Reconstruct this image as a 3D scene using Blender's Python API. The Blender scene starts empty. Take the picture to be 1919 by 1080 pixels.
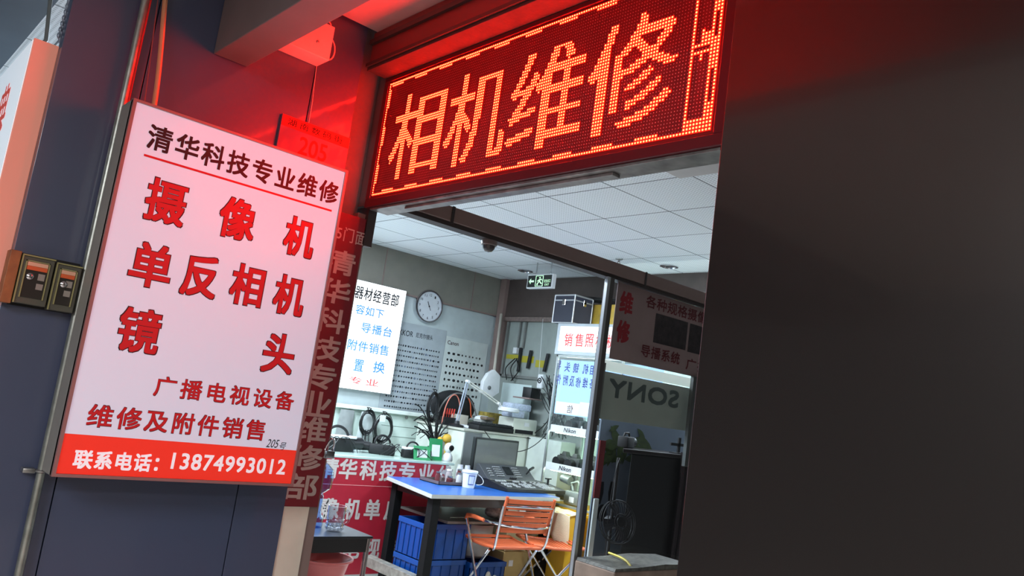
import bpy, bmesh, math, random
import numpy as np
from mathutils import Vector, Matrix, Quaternion
random.seed(7)
SC = bpy.context.scene
COL = SC.collection
PI = math.pi
CZ = 1.60                      # eye height above the floor; every z below is measured from the eye
FL = -1.60                     # floor
CE = 1.48                      # ceiling

# ------------------------------------------------------------------ camera, light, exposure
YAW, PITCH, ROLL, FPX = 0.8536580538, 0.1473601877, 0.1391772729, 1493.664218
_f = Vector((math.cos(PITCH)*math.cos(YAW), math.cos(PITCH)*math.sin(YAW), math.sin(PITCH)))
_r = Vector((math.sin(YAW), -math.cos(YAW), 0)); _u = _r.cross(_f)
_r, _u = math.cos(ROLL)*_r + math.sin(ROLL)*_u, -math.sin(ROLL)*_r + math.cos(ROLL)*_u
cd = bpy.data.cameras.new('camera'); cam = bpy.data.objects.new('camera', cd); COL.objects.link(cam)
m = Matrix((_r, _u, -_f)).transposed().to_4x4(); m.translation = (0, 0, CZ); cam.matrix_world = m
cd.sensor_fit = 'HORIZONTAL'; cd.sensor_width = 36; cd.lens = 36*FPX/1919; cd.clip_start = .05; cd.clip_end = 100
SC.camera = cam
SC.view_settings.view_transform = 'Standard'; SC.view_settings.look = 'None'
SC.view_settings.gamma = 1; SC.view_settings.use_curve_mapping = False; SC.view_settings.exposure = 0
w = bpy.data.worlds.new('mall_air'); SC.world = w; w.use_nodes = True
w.node_tree.nodes['Background'].inputs[0].default_value = (.85, .92, 1, 1)
w.node_tree.nodes['Background'].inputs[1].default_value = .06

def area(name, loc, d, sx, sy, power, col):
    l = bpy.data.lights.new(name, 'AREA'); l.shape = 'RECTANGLE'; l.size = sx; l.size_y = sy
    l.energy = power; l.color = col
    o = bpy.data.objects.new(name, l); COL.objects.link(o)
    o.location = (loc[0], loc[1], loc[2]+CZ); o.rotation_euler = Vector(d).to_track_quat('-Z', 'Y').to_euler()
    return o
# lamps of the mall corridor behind and left of the camera
area('corridor_lamp', (-2.4, -.2, 1.35), (0, 0, -1), 2.4, 1.4, 190, (.95, .97, 1))
area('corridor_lamp', (-.6, -2.4, 1.35), (0, 0, -1), 1.2, .6, 95, (1, .93, .86))
area('neighbour_lamp', (-.8, 4.6, 1.15), (0, 0, -1), 1.2, .6, 10, (.9, .96, 1))
# ceiling lamps inside the shop (between the tiles)
for lx, ly, p in ((2.08, 4.48, 115), (2.68, 5.68, 125), (5.68, 3.28, 90), (2.08, 6.3, 85)):
    area('shop_lamp', (lx, ly, CE-.02), (0, 0, -1), .56, .56, p*1.1, (.74, .87, 1))

# ------------------------------------------------------------------ pixel rays (photo pixel -> point on a real plane)
def ray(x, y): return _f*FPX + _r*(x-960) - _u*(y-540)
def px(x, y, X): d = ray(x, y); return d*(X/d.x)
def py(x, y, Y): d = ray(x, y); return d*(Y/d.y)
def pz(x, y, Z): d = ray(x, y); return d*(Z/d.z)

# ------------------------------------------------------------------ materials
def lin(c): return tuple(((v/255)/12.92 if v/255 <= .04045 else ((v/255+.055)/1.055)**2.4) for v in c)
MC = {}
def mat(name, rgb, rough=.5, metal=0, emit=0, ecol=None, var=.06, nscale=8, bump=0, bscale=60, coat=0, spec=.5, alpha=1):
    """rgb: sRGB 0-255 of the thing's own colour, varied by a little procedural noise"""
    if name in MC: return MC[name]
    M = bpy.data.materials.new(name); M.use_nodes = True; nt = M.node_tree; b = nt.nodes['Principled BSDF']
    c = lin(rgb); tc = nt.nodes.new('ShaderNodeTexCoord'); n = nt.nodes.new('ShaderNodeTexNoise')
    n.inputs['Scale'].default_value = nscale; n.inputs['Detail'].default_value = 4
    nt.links.new(tc.outputs['Object'], n.inputs['Vector'])
    r = nt.nodes.new('ShaderNodeValToRGB'); r.color_ramp.elements[0].position = .3; r.color_ramp.elements[1].position = .7
    r.color_ramp.elements[0].color = (*[v*(1-var) for v in c], 1); r.color_ramp.elements[1].color = (*[min(1, v*(1+var)) for v in c], 1)
    nt.links.new(n.outputs['Fac'], r.inputs[0]); nt.links.new(r.outputs[0], b.inputs['Base Color'])
    b.inputs['Roughness'].default_value = rough; b.inputs['Metallic'].default_value = metal
    b.inputs['Coat Weight'].default_value = coat; b.inputs['Coat Roughness'].default_value = .08
    b.inputs['Specular IOR Level'].default_value = spec; b.inputs['Alpha'].default_value = alpha
    if emit:
        e = lin(ecol or rgb); b.inputs['Emission Color'].default_value = (*e, 1); b.inputs['Emission Strength'].default_value = emit
    if bump:
        n2 = nt.nodes.new('ShaderNodeTexNoise'); n2.inputs['Scale'].default_value = bscale
        nt.links.new(tc.outputs['Object'], n2.inputs['Vector'])
        bp = nt.nodes.new('ShaderNodeBump'); bp.inputs['Strength'].default_value = bump; bp.inputs['Distance'].default_value = .01
        nt.links.new(n2.outputs['Fac'], bp.inputs['Height']); nt.links.new(bp.outputs[0], b.inputs['Normal'])
    MC[name] = M; return M
def emat(name, e, strength, base=(.8, .8, .8), rough=.4):
    if name in MC: return MC[name]
    M = bpy.data.materials.new(name); M.use_nodes = True; b = M.node_tree.nodes['Principled BSDF']
    b.inputs['Base Color'].default_value = (*base, 1); b.inputs['Roughness'].default_value = rough
    b.inputs['Emission Color'].default_value = (*e, 1); b.inputs['Emission Strength'].default_value = strength
    MC[name] = M; return M
def glassmat(name, tint=(1, 1, 1), refl=1.0, rough=0):
    if name in MC: return MC[name]
    M = bpy.data.materials.new(name); M.use_nodes = True; nt = M.node_tree; nt.nodes.clear()
    o = nt.nodes.new('ShaderNodeOutputMaterial'); mx = nt.nodes.new('ShaderNodeMixShader')
    t = nt.nodes.new('ShaderNodeBsdfTransparent'); g = nt.nodes.new('ShaderNodeBsdfGlossy'); f = nt.nodes.new('ShaderNodeFresnel')
    mu = nt.nodes.new('ShaderNodeMath'); mu.operation = 'MULTIPLY'; mu.inputs[1].default_value = refl
    f.inputs[0].default_value = 1.45; t.inputs[0].default_value = (*tint, 1); g.inputs['Roughness'].default_value = rough
    ge = nt.nodes.new('ShaderNodeNewGeometry'); iv = nt.nodes.new('ShaderNodeMath'); iv.operation = 'SUBTRACT'; iv.inputs[0].default_value = 1; m2 = nt.nodes.new('ShaderNodeMath'); m2.operation = 'MULTIPLY'; m2.use_clamp = True
    nt.links.new(ge.outputs['Backfacing'], iv.inputs[1]); nt.links.new(f.outputs[0], mu.inputs[0]); nt.links.new(mu.outputs[0], m2.inputs[0]); nt.links.new(iv.outputs[0], m2.inputs[1]); nt.links.new(m2.outputs[0], mx.inputs[0])
    nt.links.new(t.outputs[0], mx.inputs[1]); nt.links.new(g.outputs[0], mx.inputs[2]); nt.links.new(mx.outputs[0], o.inputs[0])
    MC[name] = M; return M
def film(name, rgb, a, rough=.35):            # thin clear plastic
    M = mat(name, rgb, rough, alpha=a); return M

def ceilmat():
    M = bpy.data.materials.new('ceiling_tiles'); M.use_nodes = True; nt = M.node_tree; b = nt.nodes['Principled BSDF']
    tc = nt.nodes.new('ShaderNodeTexCoord'); br = nt.nodes.new('ShaderNodeTexBrick')
    mp = nt.nodes.new('ShaderNodeMapping'); mp.inputs['Location'].default_value = (-2.98, -2.98, 0)
    nt.links.new(tc.outputs['Object'], mp.inputs[0]); nt.links.new(mp.outputs[0], br.inputs['Vector'])
    br.offset = 0; br.squash = 1; br.inputs['Scale'].default_value = 1; br.inputs['Brick Width'].default_value = .6
    br.inputs['Row Height'].default_value = .6; br.inputs['Mortar Size'].default_value = .005; br.inputs['Mortar Smooth'].default_value = 0
    br.inputs['Color1'].default_value = (.80, .81, .84, 1); br.inputs['Color2'].default_value = (.83, .84, .87, 1); br.inputs['Mortar'].default_value = (.10, .10, .11, 1)
    # perforations: rows of small pits
    s = nt.nodes.new('ShaderNodeTexVoronoi'); s.inputs['Scale'].default_value = 42; s.inputs['Randomness'].default_value = 0
    nt.links.new(mp.outputs[0], s.inputs['Vector'])
    rp = nt.nodes.new('ShaderNodeValToRGB'); rp.color_ramp.elements[0].position = .2; rp.color_ramp.elements[1].position = .38
    rp.color_ramp.elements[0].color = (.62, .62, .62, 1)
    nt.links.new(s.outputs['Distance'], rp.inputs[0])
    mx = nt.nodes.new('ShaderNodeMixRGB'); mx.blend_type = 'MULTIPLY'; mx.inputs[0].default_value = 1
    nt.links.new(br.outputs['Color'], mx.inputs[1]); nt.links.new(rp.outputs[0], mx.inputs[2])
    nt.links.new(mx.outputs[0], b.inputs['Base Color']); b.inputs['Roughness'].default_value = .7
    return M

# ------------------------------------------------------------------ mesh builder (world coordinates, z from the eye)
class MB:
    def __init__(s): s.bm = bmesh.new()
    def _add(s, vs, fs):
        v = [s.bm.verts.new(p) for p in vs]
        for f in fs:
            try: s.bm.faces.new([v[i] for i in f])
            except ValueError: pass
        return s
    def box(s, a, b, bev=0):
        x0, y0, z0 = (min(a[i], b[i]) for i in range(3)); x1, y1, z1 = (max(a[i], b[i]) for i in range(3))
        return s.hexa([(x0, y0, z0), (x1, y0, z0), (x1, y1, z0), (x0, y1, z0), (x0, y0, z1), (x1, y0, z1), (x1, y1, z1), (x0, y1, z1)], bev)
    def hexa(s, p, bev=0):
        t = bmesh.new(); v = [t.verts.new(q) for q in p]
        for f in ((3, 2, 1, 0), (4, 5, 6, 7), (0, 1, 5, 4), (1, 2, 6, 5), (2, 3, 7, 6), (3, 0, 4, 7)): t.faces.new([v[i] for i in f])
        if bev: bmesh.ops.bevel(t, geom=t.edges[:], offset=bev, segments=2, affect='EDGES', profile=.5)
        s._merge(t); return s
    def _merge(s, t, M=None):
        t.verts.index_update(); vs = [(M @ v.co) if M else v.co.copy() for v in t.verts]
        fs = [[v.index for v in f.verts] for f in t.faces]; t.free(); s._add(vs, fs)
    def obox(s, c, size, R=None, bev=0):
        """box of a size about c, turned by rotation matrix or z angle R"""
        t = MB(); h = [q/2 for q in size]; t.box((-h[0], -h[1], -h[2]), h, bev)
        if R is None: R = Matrix.Identity(3)
        elif not isinstance(R, Matrix): R = Matrix.Rotation(R, 3, 'Z')
        M = R.to_4x4(); M.translation = Vector(c); s._merge(t.bm, M); return s
    def prism(s, poly, a, b, axis=2, bev=0):
        """polygon of 2-D points extruded from a to b along an axis"""
        def P(p, h):
            return {2: (p[0], p[1], h), 1: (p[0], h, p[1]), 0: (h, p[0], p[1])}[axis]
        n = len(poly); vs = [P(p, a) for p in poly]+[P(p, b) for p in poly]
        fs = [list(range(n))[::-1], list(range(n, 2*n))]+[[i, (i+1) % n, n+(i+1) % n, n+i] for i in range(n)]
        t = bmesh.new(); v = [t.verts.new(q) for q in vs]
        for f in fs: t.faces.new([v[i] for i in f])
        bmesh.ops.recalc_face_normals(t, faces=t.faces[:])
        if bev: bmesh.ops.bevel(t, geom=t.edges[:], offset=bev, segments=2, affect='EDGES', profile=.5)
        s._merge(t); return s
    def quad(s, a, b, c, d): return s._add([a, b, c, d], [(0, 1, 2, 3)])
    def tube(s, pts, r, n=8, closed=False, caps=True):
        pts = [Vector(p) for p in pts]; rs = r if isinstance(r, (list, tuple)) else [r]*len(pts); N = len(pts)
        rings = []; prev = None
        for i, p in enumerate(pts):
            if closed: d = pts[(i+1) % N]-pts[i-1]
            else: d = pts[min(i+1, N-1)]-pts[max(i-1, 0)]
            if d.length < 1e-9: d = Vector((0, 0, 1))
            d.normalize()
            if prev is None:
                a = d.orthogonal().normalized()
            else:
                a = prev-d*prev.dot(d); a = a.normalized() if a.length > 1e-6 else d.orthogonal().normalized()
            prev = a; b = d.cross(a)
            rings.append([s.bm.verts.new(p+(a*math.cos(2*PI*k/n)+b*math.sin(2*PI*k/n))*rs[i]) for k in range(n)])
        for i in range(N if closed else N-1):
            A, B = rings[i], rings[(i+1) % N]
            for k in range(n): s.bm.faces.new((A[k], A[(k+1) % n], B[(k+1) % n], B[k]))
        if caps and not closed: s.bm.faces.new(rings[0][::-1]); s.bm.faces.new(rings[-1])
        return s
    def cyl(s, a, b, r, r2=None, n=20): return s.tube([a, b], [r, r if r2 is None else r2], n)
    def lathe(s, c, prof, n=24, axis=(0, 0, 1)):
        """profile of (radius, height) turned about an axis through c"""
        q = Vector((0, 0, 1)).rotation_difference(Vector(axis)); c = Vector(c); rings = []
        for (r, h) in prof:
            rings.append([s.bm.verts.new(c+q @ Vector((max(r, 1e-5)*math.cos(2*PI*k/n), max(r, 1e-5)*math.sin(2*PI*k/n), h))) for k in range(n)])
        for A, B in zip(rings, rings[1:]):
            for k in range(n): s.bm.faces.new((A[k], A[(k+1) % n], B[(k+1) % n], B[k]))
        s.bm.faces.new(rings[0][::-1]); s.bm.faces.new(rings[-1]); return s
    def ell(s, c, r, R=None, n=16):
        t = bmesh.new(); bmesh.ops.create_uvsphere(t, u_segments=n, v_segments=max(6, n//2), radius=1)
        M = Matrix.Diagonal((*r, 1)); M = (R.to_4x4() if R else Matrix.Identity(4)) @ M; M.translation = Vector(c); s._merge(t, M); return s
    def torus(s, c, R, r, axis=(0, 0, 1), n=32, k=8, squash=1):
        q = Vector((0, 0, 1)).rotation_difference(Vector(axis)); c = Vector(c)
        return s.tube([c+q @ Vector((R*math.cos(2*PI*i/n), R*squash*math.sin(2*PI*i/n), 0)) for i in range(n)], r, k, closed=True)
    def build(s, name, material, parent=None, smooth=False, angle=40, label=None):
        me = bpy.data.meshes.new(name); off = Vector((0, 0, CZ))
        bmesh.ops.remove_doubles(s.bm, verts=s.bm.verts[:], dist=1e-6)
        if smooth is not None: bmesh.ops.recalc_face_normals(s.bm, faces=s.bm.faces[:])
        for v in s.bm.verts: v.co += off
        if parent is not None:
            Mi = WM(parent).inverted()
            for v in s.bm.verts: v.co = Mi @ v.co
        else:
            c = [v.co.copy() for v in s.bm.verts]
            base = Vector(((min(q.x for q in c)+max(q.x for q in c))/2, (min(q.y for q in c)+max(q.y for q in c))/2, min(q.z for q in c))) if c else Vector()
            for v in s.bm.verts: v.co -= base
        if smooth:
            for f in s.bm.faces: f.smooth = True
            for e in s.bm.edges:
                if len(e.link_faces) == 2 and e.link_faces[0].normal.length and e.link_faces[1].normal.length:
                    e.smooth = e.calc_face_angle(0) < math.radians(angle)
        s.bm.to_mesh(me); s.bm.free(); me.materials.append(material)
        o = bpy.data.objects.new(name, me); COL.objects.link(o)
        if parent is not None: o.parent = parent
        else: o.location = base
        if label: o['label'] = label
        return o
def WM(o):
    M = Matrix.LocRotScale(o.location, o.rotation_euler, None)
    return WM(o.parent) @ M if o.parent else M
def tag(o, label, cat, group=None, kind=None):
    if label: o['label'] = label
    if cat: o['category'] = cat
    if group: o['group'] = group
    if kind: o['kind'] = kind
    return o
def thing(name, label, cat, loc, rz=0, group=None):
    o = bpy.data.objects.new(name, None); COL.objects.link(o); o.empty_display_size = .1
    o.location = (loc[0], loc[1], loc[2]+CZ); o.rotation_euler = (0, 0, rz)
    return tag(o, label, cat, group)
def struct(name, mb, m, smooth=False):
    o = mb.build(name, m, None, smooth); o['kind'] = 'structure'; return o
def dup(o, parent=None):
    c = o.copy(); COL.objects.link(c)
    if parent is not None: c.parent = parent
    for ch in [x for x in o.children]: dup(ch, c)
    return c
def solo(name, mb, m, label, cat, group=None, smooth=False, kind=None):
    return tag(mb.build(name, m, None, smooth), label, cat, group, kind)
def bez(p0, p1, p2, p3, n=12):
    p0, p1, p2, p3 = map(Vector, (p0, p1, p2, p3)); o = []
    for i in range(n+1):
        t = i/n; o.append(p0*(1-t)**3+p1*3*t*(1-t)**2+p2*3*t*t*(1-t)+p3*t**3)
    return o

# ------------------------------------------------------------------ lettering
_GC = {}
def glyphs(s, off=0, spacing=1.0, shear=0):
    k = (s, off, spacing, shear)
    if k in _GC: return _GC[k]
    c = bpy.data.curves.new('tmp_text', 'FONT'); c.body = s; c.size = 1; c.offset = off; c.space_character = spacing; c.shear = shear
    c.resolution_u = 3
    o = bpy.data.objects.new('tmp_text', c); COL.objects.link(o)
    dg = bpy.context.evaluated_depsgraph_get(); dg.update()
    me = bpy.data.meshes.new_from_object(o.evaluated_get(dg), depsgraph=dg)
    vs = np.array([v.co[:2] for v in me.vertices]) if len(me.vertices) else np.zeros((1, 2))
    fs = [tuple(p.vertices) for p in me.polygons]
    bpy.data.objects.remove(o); bpy.data.curves.remove(c); bpy.data.meshes.remove(me)
    lo, hi = vs.min(0), vs.max(0); _GC[k] = ((vs-lo)/(hi-lo), fs, (hi-lo)); return _GC[k]
def put(mb, s, O, U, V, x0, y0, w, h, off=.02, spacing=1.0, mirror=False, shear=0):
    """lay a string into the rectangle x0..x0+w, y0..y0+h of the plane O + x U + y V"""
    vs, fs, sz = glyphs(s, 0, spacing, shear); O, U, V = Vector(O), Vector(U), Vector(V)
    d = off*h; n = 1 if off <= .004 else 8; N = U.cross(V)*.00002
    if off > .004: x0 += d; w -= 2*d; y0 += d; h -= 2*d
    for k in range(n):
        dx, dy = ((1, 1), (1, -1), (-1, 1), (-1, -1), (1, 0), (-1, 0), (0, 1), (0, -1))[k] if n > 1 else (0, 0); dx *= d*.85; dy *= d*.85
        mb._add([O+U*(x0+dx+w*((1-a) if mirror else a))+V*(y0+dy+h*b)+N*k for a, b in vs], fs)
def lineY(mb, s, pl, pr, h, Y, off=.02, spacing=1.0, mirror=False, dy=0, shear=0):
    """a line of lettering on the plane y=Y whose ends stand where the photo shows them"""
    a, b = py(*pl, Y), py(*pr, Y); zc = (a.z+b.z)/2
    put(mb, s, (0, Y-dy, 0), (1, 0, 0), (0, 0, 1), a.x, zc-h/2, b.x-a.x, h, off, spacing, mirror, shear)
def lineX(mb, s, pl, pr, h, X, off=.02, spacing=1.0, mirror=False, dx=0, shear=0):
    a, b = px(*pl, X), px(*pr, X); zc = (a.z+b.z)/2
    put(mb, s, (X-dx, 0, 0), (0, -1, 0), (0, 0, 1), -a.y, zc-h/2, a.y-b.y, h, off, spacing, mirror, shear)
def letters(name, mb, m, parent, label=None): return mb.build(name, m, parent, smooth=None, label=label)

# ------------------------------------------------------------------ common materials
M_BLUE = mat('blue_wall_panel', (60, 70, 100), .40, var=.10, nscale=1.3, coat=.7, spec=1)
M_GREYWALL = mat('grey_paint', (104, 102, 104), .6, bump=.05)
M_PINKSTRIP = mat('old_cream_paint', (58, 54, 54), .7, var=.15, nscale=14, bump=.15)
M_DARK = mat('dark_panel', (58, 52, 52), .5)
M_COLUMN = mat('dark_gloss_column', (38, 33, 31), .24, var=.05, nscale=2, spec=1, coat=.8)
M_ALU = mat('aluminium', (170, 172, 172), .35, 1)
M_FRAME = mat('brown_aluminium_frame', (140, 118, 112), .45, .1)
M_CHROME = mat('chrome', (215, 215, 220), .12, 1)
M_BLACK = mat('black_plastic', (22, 22, 24), .4)
M_BLACKM = mat('black_matt', (14, 14, 15), .65)
M_CABLE = mat('black_cable', (18, 18, 19), .5)
M_WHITE = mat('white_laminate', (214, 224, 218), .45)
M_WHITEP = mat('white_plastic', (225, 228, 228), .35)
M_WALLG = mat('pale_grey_wall', (188, 198, 198), .7)
M_WALLT = mat('grey_beige_band', (128, 124, 114), .75)
M_GLASS = glassmat('clear_glass')

# ================================================================== THE SETTING
mb = MB(); mb.box((-4, -3, FL-.1), (9, 7.4, FL)); 
fm = bpy.data.materials.new('floor_tiles'); fm.use_nodes = True; nt = fm.node_tree
tc = nt.nodes.new('ShaderNodeTexCoord'); br = nt.nodes.new('ShaderNodeTexBrick'); br.offset = 0
br.inputs['Scale'].default_value = 1; br.inputs['Brick Width'].default_value = .6; br.inputs['Row Height'].default_value = .6
br.inputs['Mortar Size'].default_value = .003; br.inputs['Color1'].default_value = (.42, .40, .36, 1); br.inputs['Color2'].default_value = (.45, .43, .39, 1)
br.inputs['Mortar'].default_value = (.15, .14, .13, 1)
nt.links.new(tc.outputs['Object'], br.inputs['Vector']); nt.links.new(br.outputs[0], nt.nodes['Principled BSDF'].inputs['Base Color'])
nt.nodes['Principled BSDF'].inputs['Roughness'].default_value = .25
struct('floor', mb, fm)
# ceiling: built around its own origin at the world's so the tile grid stays put
mb = MB(); mb.box((-4, -3, CE), (9, 7.4, CE+.08))
o = struct('ceiling', mb, ceilmat())
mb = MB(); mb.box((-4, -3, CE-.05), (3.58, 2.78, CE-.001)); struct('ceiling_front', mb, mat('smooth_ceiling', (190, 182, 180), .7, nscale=5, var=.08))
mb = MB(); mb.box((0, 7.2, FL), (6.16, 7.3, 1.04)); struct('wall_back', mb, M_WALLG)
mb = MB(); mb.box((0, 7.17, 1.045), (6.16, 7.3, CE)); struct('wall_back_upper', mb, M_WALLT)
for k, xx in enumerate((4.44, 5.66)):
    mb = MB(); mb.box((xx, 7.163, 1.05), (xx+.008, 7.169, CE)); struct('trim_%d' % (k+1), mb, M_FRAME)
mb = MB(); mb.box((4.0, 7.165, 1.03), (6.16, 7.198, 1.045)); struct('trim_3', mb, M_FRAME)
mb = MB(); mb.box((6.16, 2.9, FL), (6.3, 7.3, CE)); struct('wall_right', mb, mat('green_grey_wall', (150, 158, 152), .6))
mb = MB(); mb.box((6.11, 2.9, 1.04), (6.159, 7.16, CE)); struct('wall_right_upper', mb, mat('brown_fascia', (78, 66, 62), .5, var=.12))
mb = MB(); mb.box((6.10, 2.9, .985), (6.159, 7.16, 1.035)); struct('trim_4', mb, mat('pinkish_trim', (120, 104, 98), .6, var=.2, nscale=30))
mb = MB(); mb.box((6.06, 7.06, .2), (6.158, 7.16, CE)); struct('trim_5', mb, M_FRAME)
mb = MB()      # framed recess on the right wall
for a, b in (((6.13, 7.0, .335), (6.158, 7.03, .98)), ((6.13, 6.22, .335), (6.158, 7.03, .365)), ((6.13, 6.79, .68), (6.158, 6.81, .98)), ((6.13, 6.7, .68), (6.158, 6.72, .98))): mb.box(a, b)
struct('trim_6', mb, mat('grey_metal_frame', (120, 122, 118), .5))
# wall between mall corridor and shop: the blue panels, the grey pier, the strip behind the red sign
T = thing('blue_wall_panel', 'dark blue glossy wall panelling behind the white light box sign', 'wall panel', (.45, 2.80, FL))
for x0, x1 in ((.4405, .690), (.694, 1.281), (1.285, 1.475)):
    mb = MB(); mb.box((x0, 2.80, FL), (x1, 2.858, CE), .0008); mb.build('panel', M_BLUE, T)
T['kind'] = 'structure'; T.name = 'wall_blue'; 
mb = MB(); mb.box((.46, 2.862, FL), (1.60, 2.94, CE)); struct('wall_front', mb, M_GREYWALL)
mb = MB(); mb.box((1.477, 2.81, FL), (1.585, 2.8215, -.4805)); struct('trim_7', mb, mat('cream_board', (218, 210, 194), .6))
mb = MB(); mb.box((1.5855, 2.822, FL), (1.632, 2.861, .69)); struct('trim_8', mb, M_FRAME)
mb = MB(); mb.box((1.62, 2.80, .56), (1.658, 2.93, .72)); struct('trim_9', mb, M_DARK)
mb = MB(); mb.box((1.602, 2.81, .722), (1.66, 2.95, CE-.06)); struct('wall_pier', mb, M_GREYWALL)
# bulkhead above the LED panel, running across the corridor
mb = MB(); mb.box((1.505, -1.0, 1.275), (2.1, 2.797, CE-.052), .002); struct('bulkhead', mb, mat('maroon_fascia', (110, 56, 54), .45, var=.1, nscale=3))
mb = MB(); mb.box((1.50, -1.0, 1.262), (1.594, 2.797, 1.274), .001); struct('trim_10', mb, M_PINKSTRIP)
mb = MB(); mb.box((1.49, -1, 1.372), (1.504, 2.797, 1.392)); mb.box((1.49, -1, 1.275), (1.504, 2.797, 1.29)); struct('trim_11', mb, M_DARK)
# ceiling beam nearer the camera, running across the corridor
mb = MB(); mb.box((.895, -1.4, 1.084), (1.02, 2.797, CE-.052), .003); struct('ceiling_beam', mb, mat('grey_beam_paint', (128, 112, 112), .6))
# dark column on the right
mb = MB(); mb.box((1.56, -1.2, FL), (2.1, 1.098, CE-.052), .002); struct('wall_column', mb, M_COLUMN)
# far neighbour area on the left, behind the end of the blue wall
mb = MB(); mb.box((-4, 6.4, FL), (.0, 6.5, CE)); struct('wall_left_far', mb, mat('far_wall', (88, 98, 108), .6))
mb = MB(); mb.box((-.05, 2.95, FL), (.0, 7.3, CE)); struct('wall_left', mb, mat('far_side_wall', (70, 84, 100), .6))
mb = MB(); mb.box((-4, 2.95, CE-.30), (.449, 6.39, CE-.06)); struct('ceiling_neighbour', mb, mat('slate_soffit', (66, 80, 98), .6, var=.2, nscale=2))
# corridor walls behind the camera (only seen as soft reflections)
mb = MB(); mb.box((-4, -2.9, FL), (9, -2.8, CE)); struct('wall_opposite', mb, mat('opposite_wall', (120, 112, 106), .6))

# door header, post, glass
T = thing('door_header', 'long dark brown door header running from the LED sign to the glass poster', 'door header', (2.9, 2.84, .75))
mb = MB(); mb.box((1.69, 2.80, .770), (4.9, 2.90, .836), .002); mb.build('beam', M_FRAME, T)
mb = MB(); mb.box((1.69, 2.815, .750), (4.9, 2.885, .769), .001); mb.build('track', mat('header_dark_track', (60, 52, 50), .5), T)  # track in a darker brown than the beam
mb = MB(); mb.box((3.40, 2.796, .755), (3.412, 2.80, .838)); mb.box((2.03, 2.796, .76), (2.045, 2.80, .838)); mb.build('joint_strip', M_DARK, T)
T = thing('door_frame_post', 'silver and grey aluminium door post left of the glass poster', 'door post', (3.15, 2.84, FL))
mb = MB(); mb.box((3.10, 2.80, FL), (3.122, 2.82, .749), .001); mb.build('silver_edge', mat('bright_aluminium', (205, 207, 208), .3, .8), T)
mb = MB(); mb.box((3.1225, 2.803, FL), (3.158, 2.845, .749), .001); mb.build('post', mat('dark_aluminium', (96, 92, 90), .4, .5), T)
mb = MB(); mb.box((3.1665, 2.848, FL), (4.9, 2.856, .749)); o = mb.build('window_1', M_GLASS, None); o['kind'] = 'structure'
mb = MB(); mb.box((3.168, 2.83, -.03), (3.20, 2.846, .30), .001); solo('window_stile', mb, mat('stile_grey', (120, 124, 120), .4, .3), 'short grey vertical strip on the glass beside the door post', 'strip')
mb = MB(); mb.box((3.98, 2.822, -.2), (4.09, 2.845, .33), .001); solo('window_frame_upright', mb, mat('dim_upright', (88, 92, 90), .4, .3), 'grey upright of the shop window under the right end of the poster', 'window frame')

# ================================================================== LED SIGN
LX = 1.595
def cell(c, r): return (2.752-(c)*.01, 1.229-(r)*.01)       # (y, z) of dot (col, row)
grid = np.zeros((48, 160), bool)
def stamp(ch, c0, c1, r0, r1, off=.012):
    vs0, fs, _ = glyphs(ch, 0); W, H = c1-c0+1, r1-r0+1
    for sx in (-off, off): _stamp(vs0*(1-2*off)+off+np.array([sx, 0]), fs, c0, r0, W, H)
def _stamp(vs, fs, c0, r0, W, H):
    for f in fs:
        P = [vs[i] for i in f]
        for k in range(1, len(P)-1):
            a, b, c = P[0], P[k], P[k+1]
            d = (b[0]-a[0])*(c[1]-a[1])-(c[0]-a[0])*(b[1]-a[1])
            if abs(d) < 1e-12: continue
            for i in range(max(0, int(min(a[0], b[0], c[0])*W)-1), min(W, int(max(a[0], b[0], c[0])*W)+2)):
                for j in range(max(0, int((1-max(a[1], b[1], c[1]))*H)-1), min(H, int((1-min(a[1], b[1], c[1]))*H)+2)):
                    x, y = (i+.5)/W, 1-(j+.5)/H
                    s1 = ((b[0]-a[0])*(y-a[1])-(x-a[0])*(b[1]-a[1]))/d
                    s2 = ((x-a[0])*(c[1]-a[1])-(c[0]-a[0])*(y-a[1]))/d
                    if s1 >= -1e-6 and s2 >= -1e-6 and s1+s2 <= 1+1e-6: grid[r0+j, c0+i] = True
stamp('相', 8, 41, 8, 42); stamp('机', 44, 77, 8, 42); stamp('维', 79, 112, 8, 42); stamp('修', 114, 146, 8, 42)
grid[0, :] = grid[47, :] = grid[:, 0] = grid[:, 159] = True
for k in range(0, 160, 16):
    grid[1, k+2:min(160, k+10)] = True; grid[46, k+7:min(160, k+15)] = True
for k in range(0, 48, 16): grid[k+3:k+11, 1] = True; grid[min(47, k+8):min(48, k+15), 158] = True
grid[:, 151] = True; grid[2:22, 157] = True; grid[24:45, 157] = True
for i in range(151, 160):
    grid[22+(157-i)//4 if i < 158 else 22, i] = True; grid[25, i] = True; grid[45, i] = True; grid[23, i] = True
grid[19:22, 154] = True; grid[20:22, 155:157] = True; grid[26:28, 154] = True; grid[44, 151:160] = True
T = thing('led_display_sign', 'long LED display sign with glowing red Chinese characters hanging over the shop entrance', 'LED sign', (1.63, 1.95, .705))
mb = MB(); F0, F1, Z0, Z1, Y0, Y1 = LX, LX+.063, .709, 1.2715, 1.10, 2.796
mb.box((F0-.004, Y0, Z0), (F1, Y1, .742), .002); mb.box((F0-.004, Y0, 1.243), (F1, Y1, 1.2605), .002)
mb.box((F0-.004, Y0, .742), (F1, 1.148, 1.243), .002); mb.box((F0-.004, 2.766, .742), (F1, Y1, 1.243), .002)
mb.build('frame', mat('glow_red_black_frame', (92, 28, 36), .35), T)  # red glow of the display is mixed into the frame colour
mb = MB(); mb.box((F0+.004, 1.149, .743), (F1-.004, 2.765, 1.242)); mb.build('module_face', mat('led_module_face', (120, 20, 26), .6), T)  # dark red face colour carries the glow of the lit dots
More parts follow.
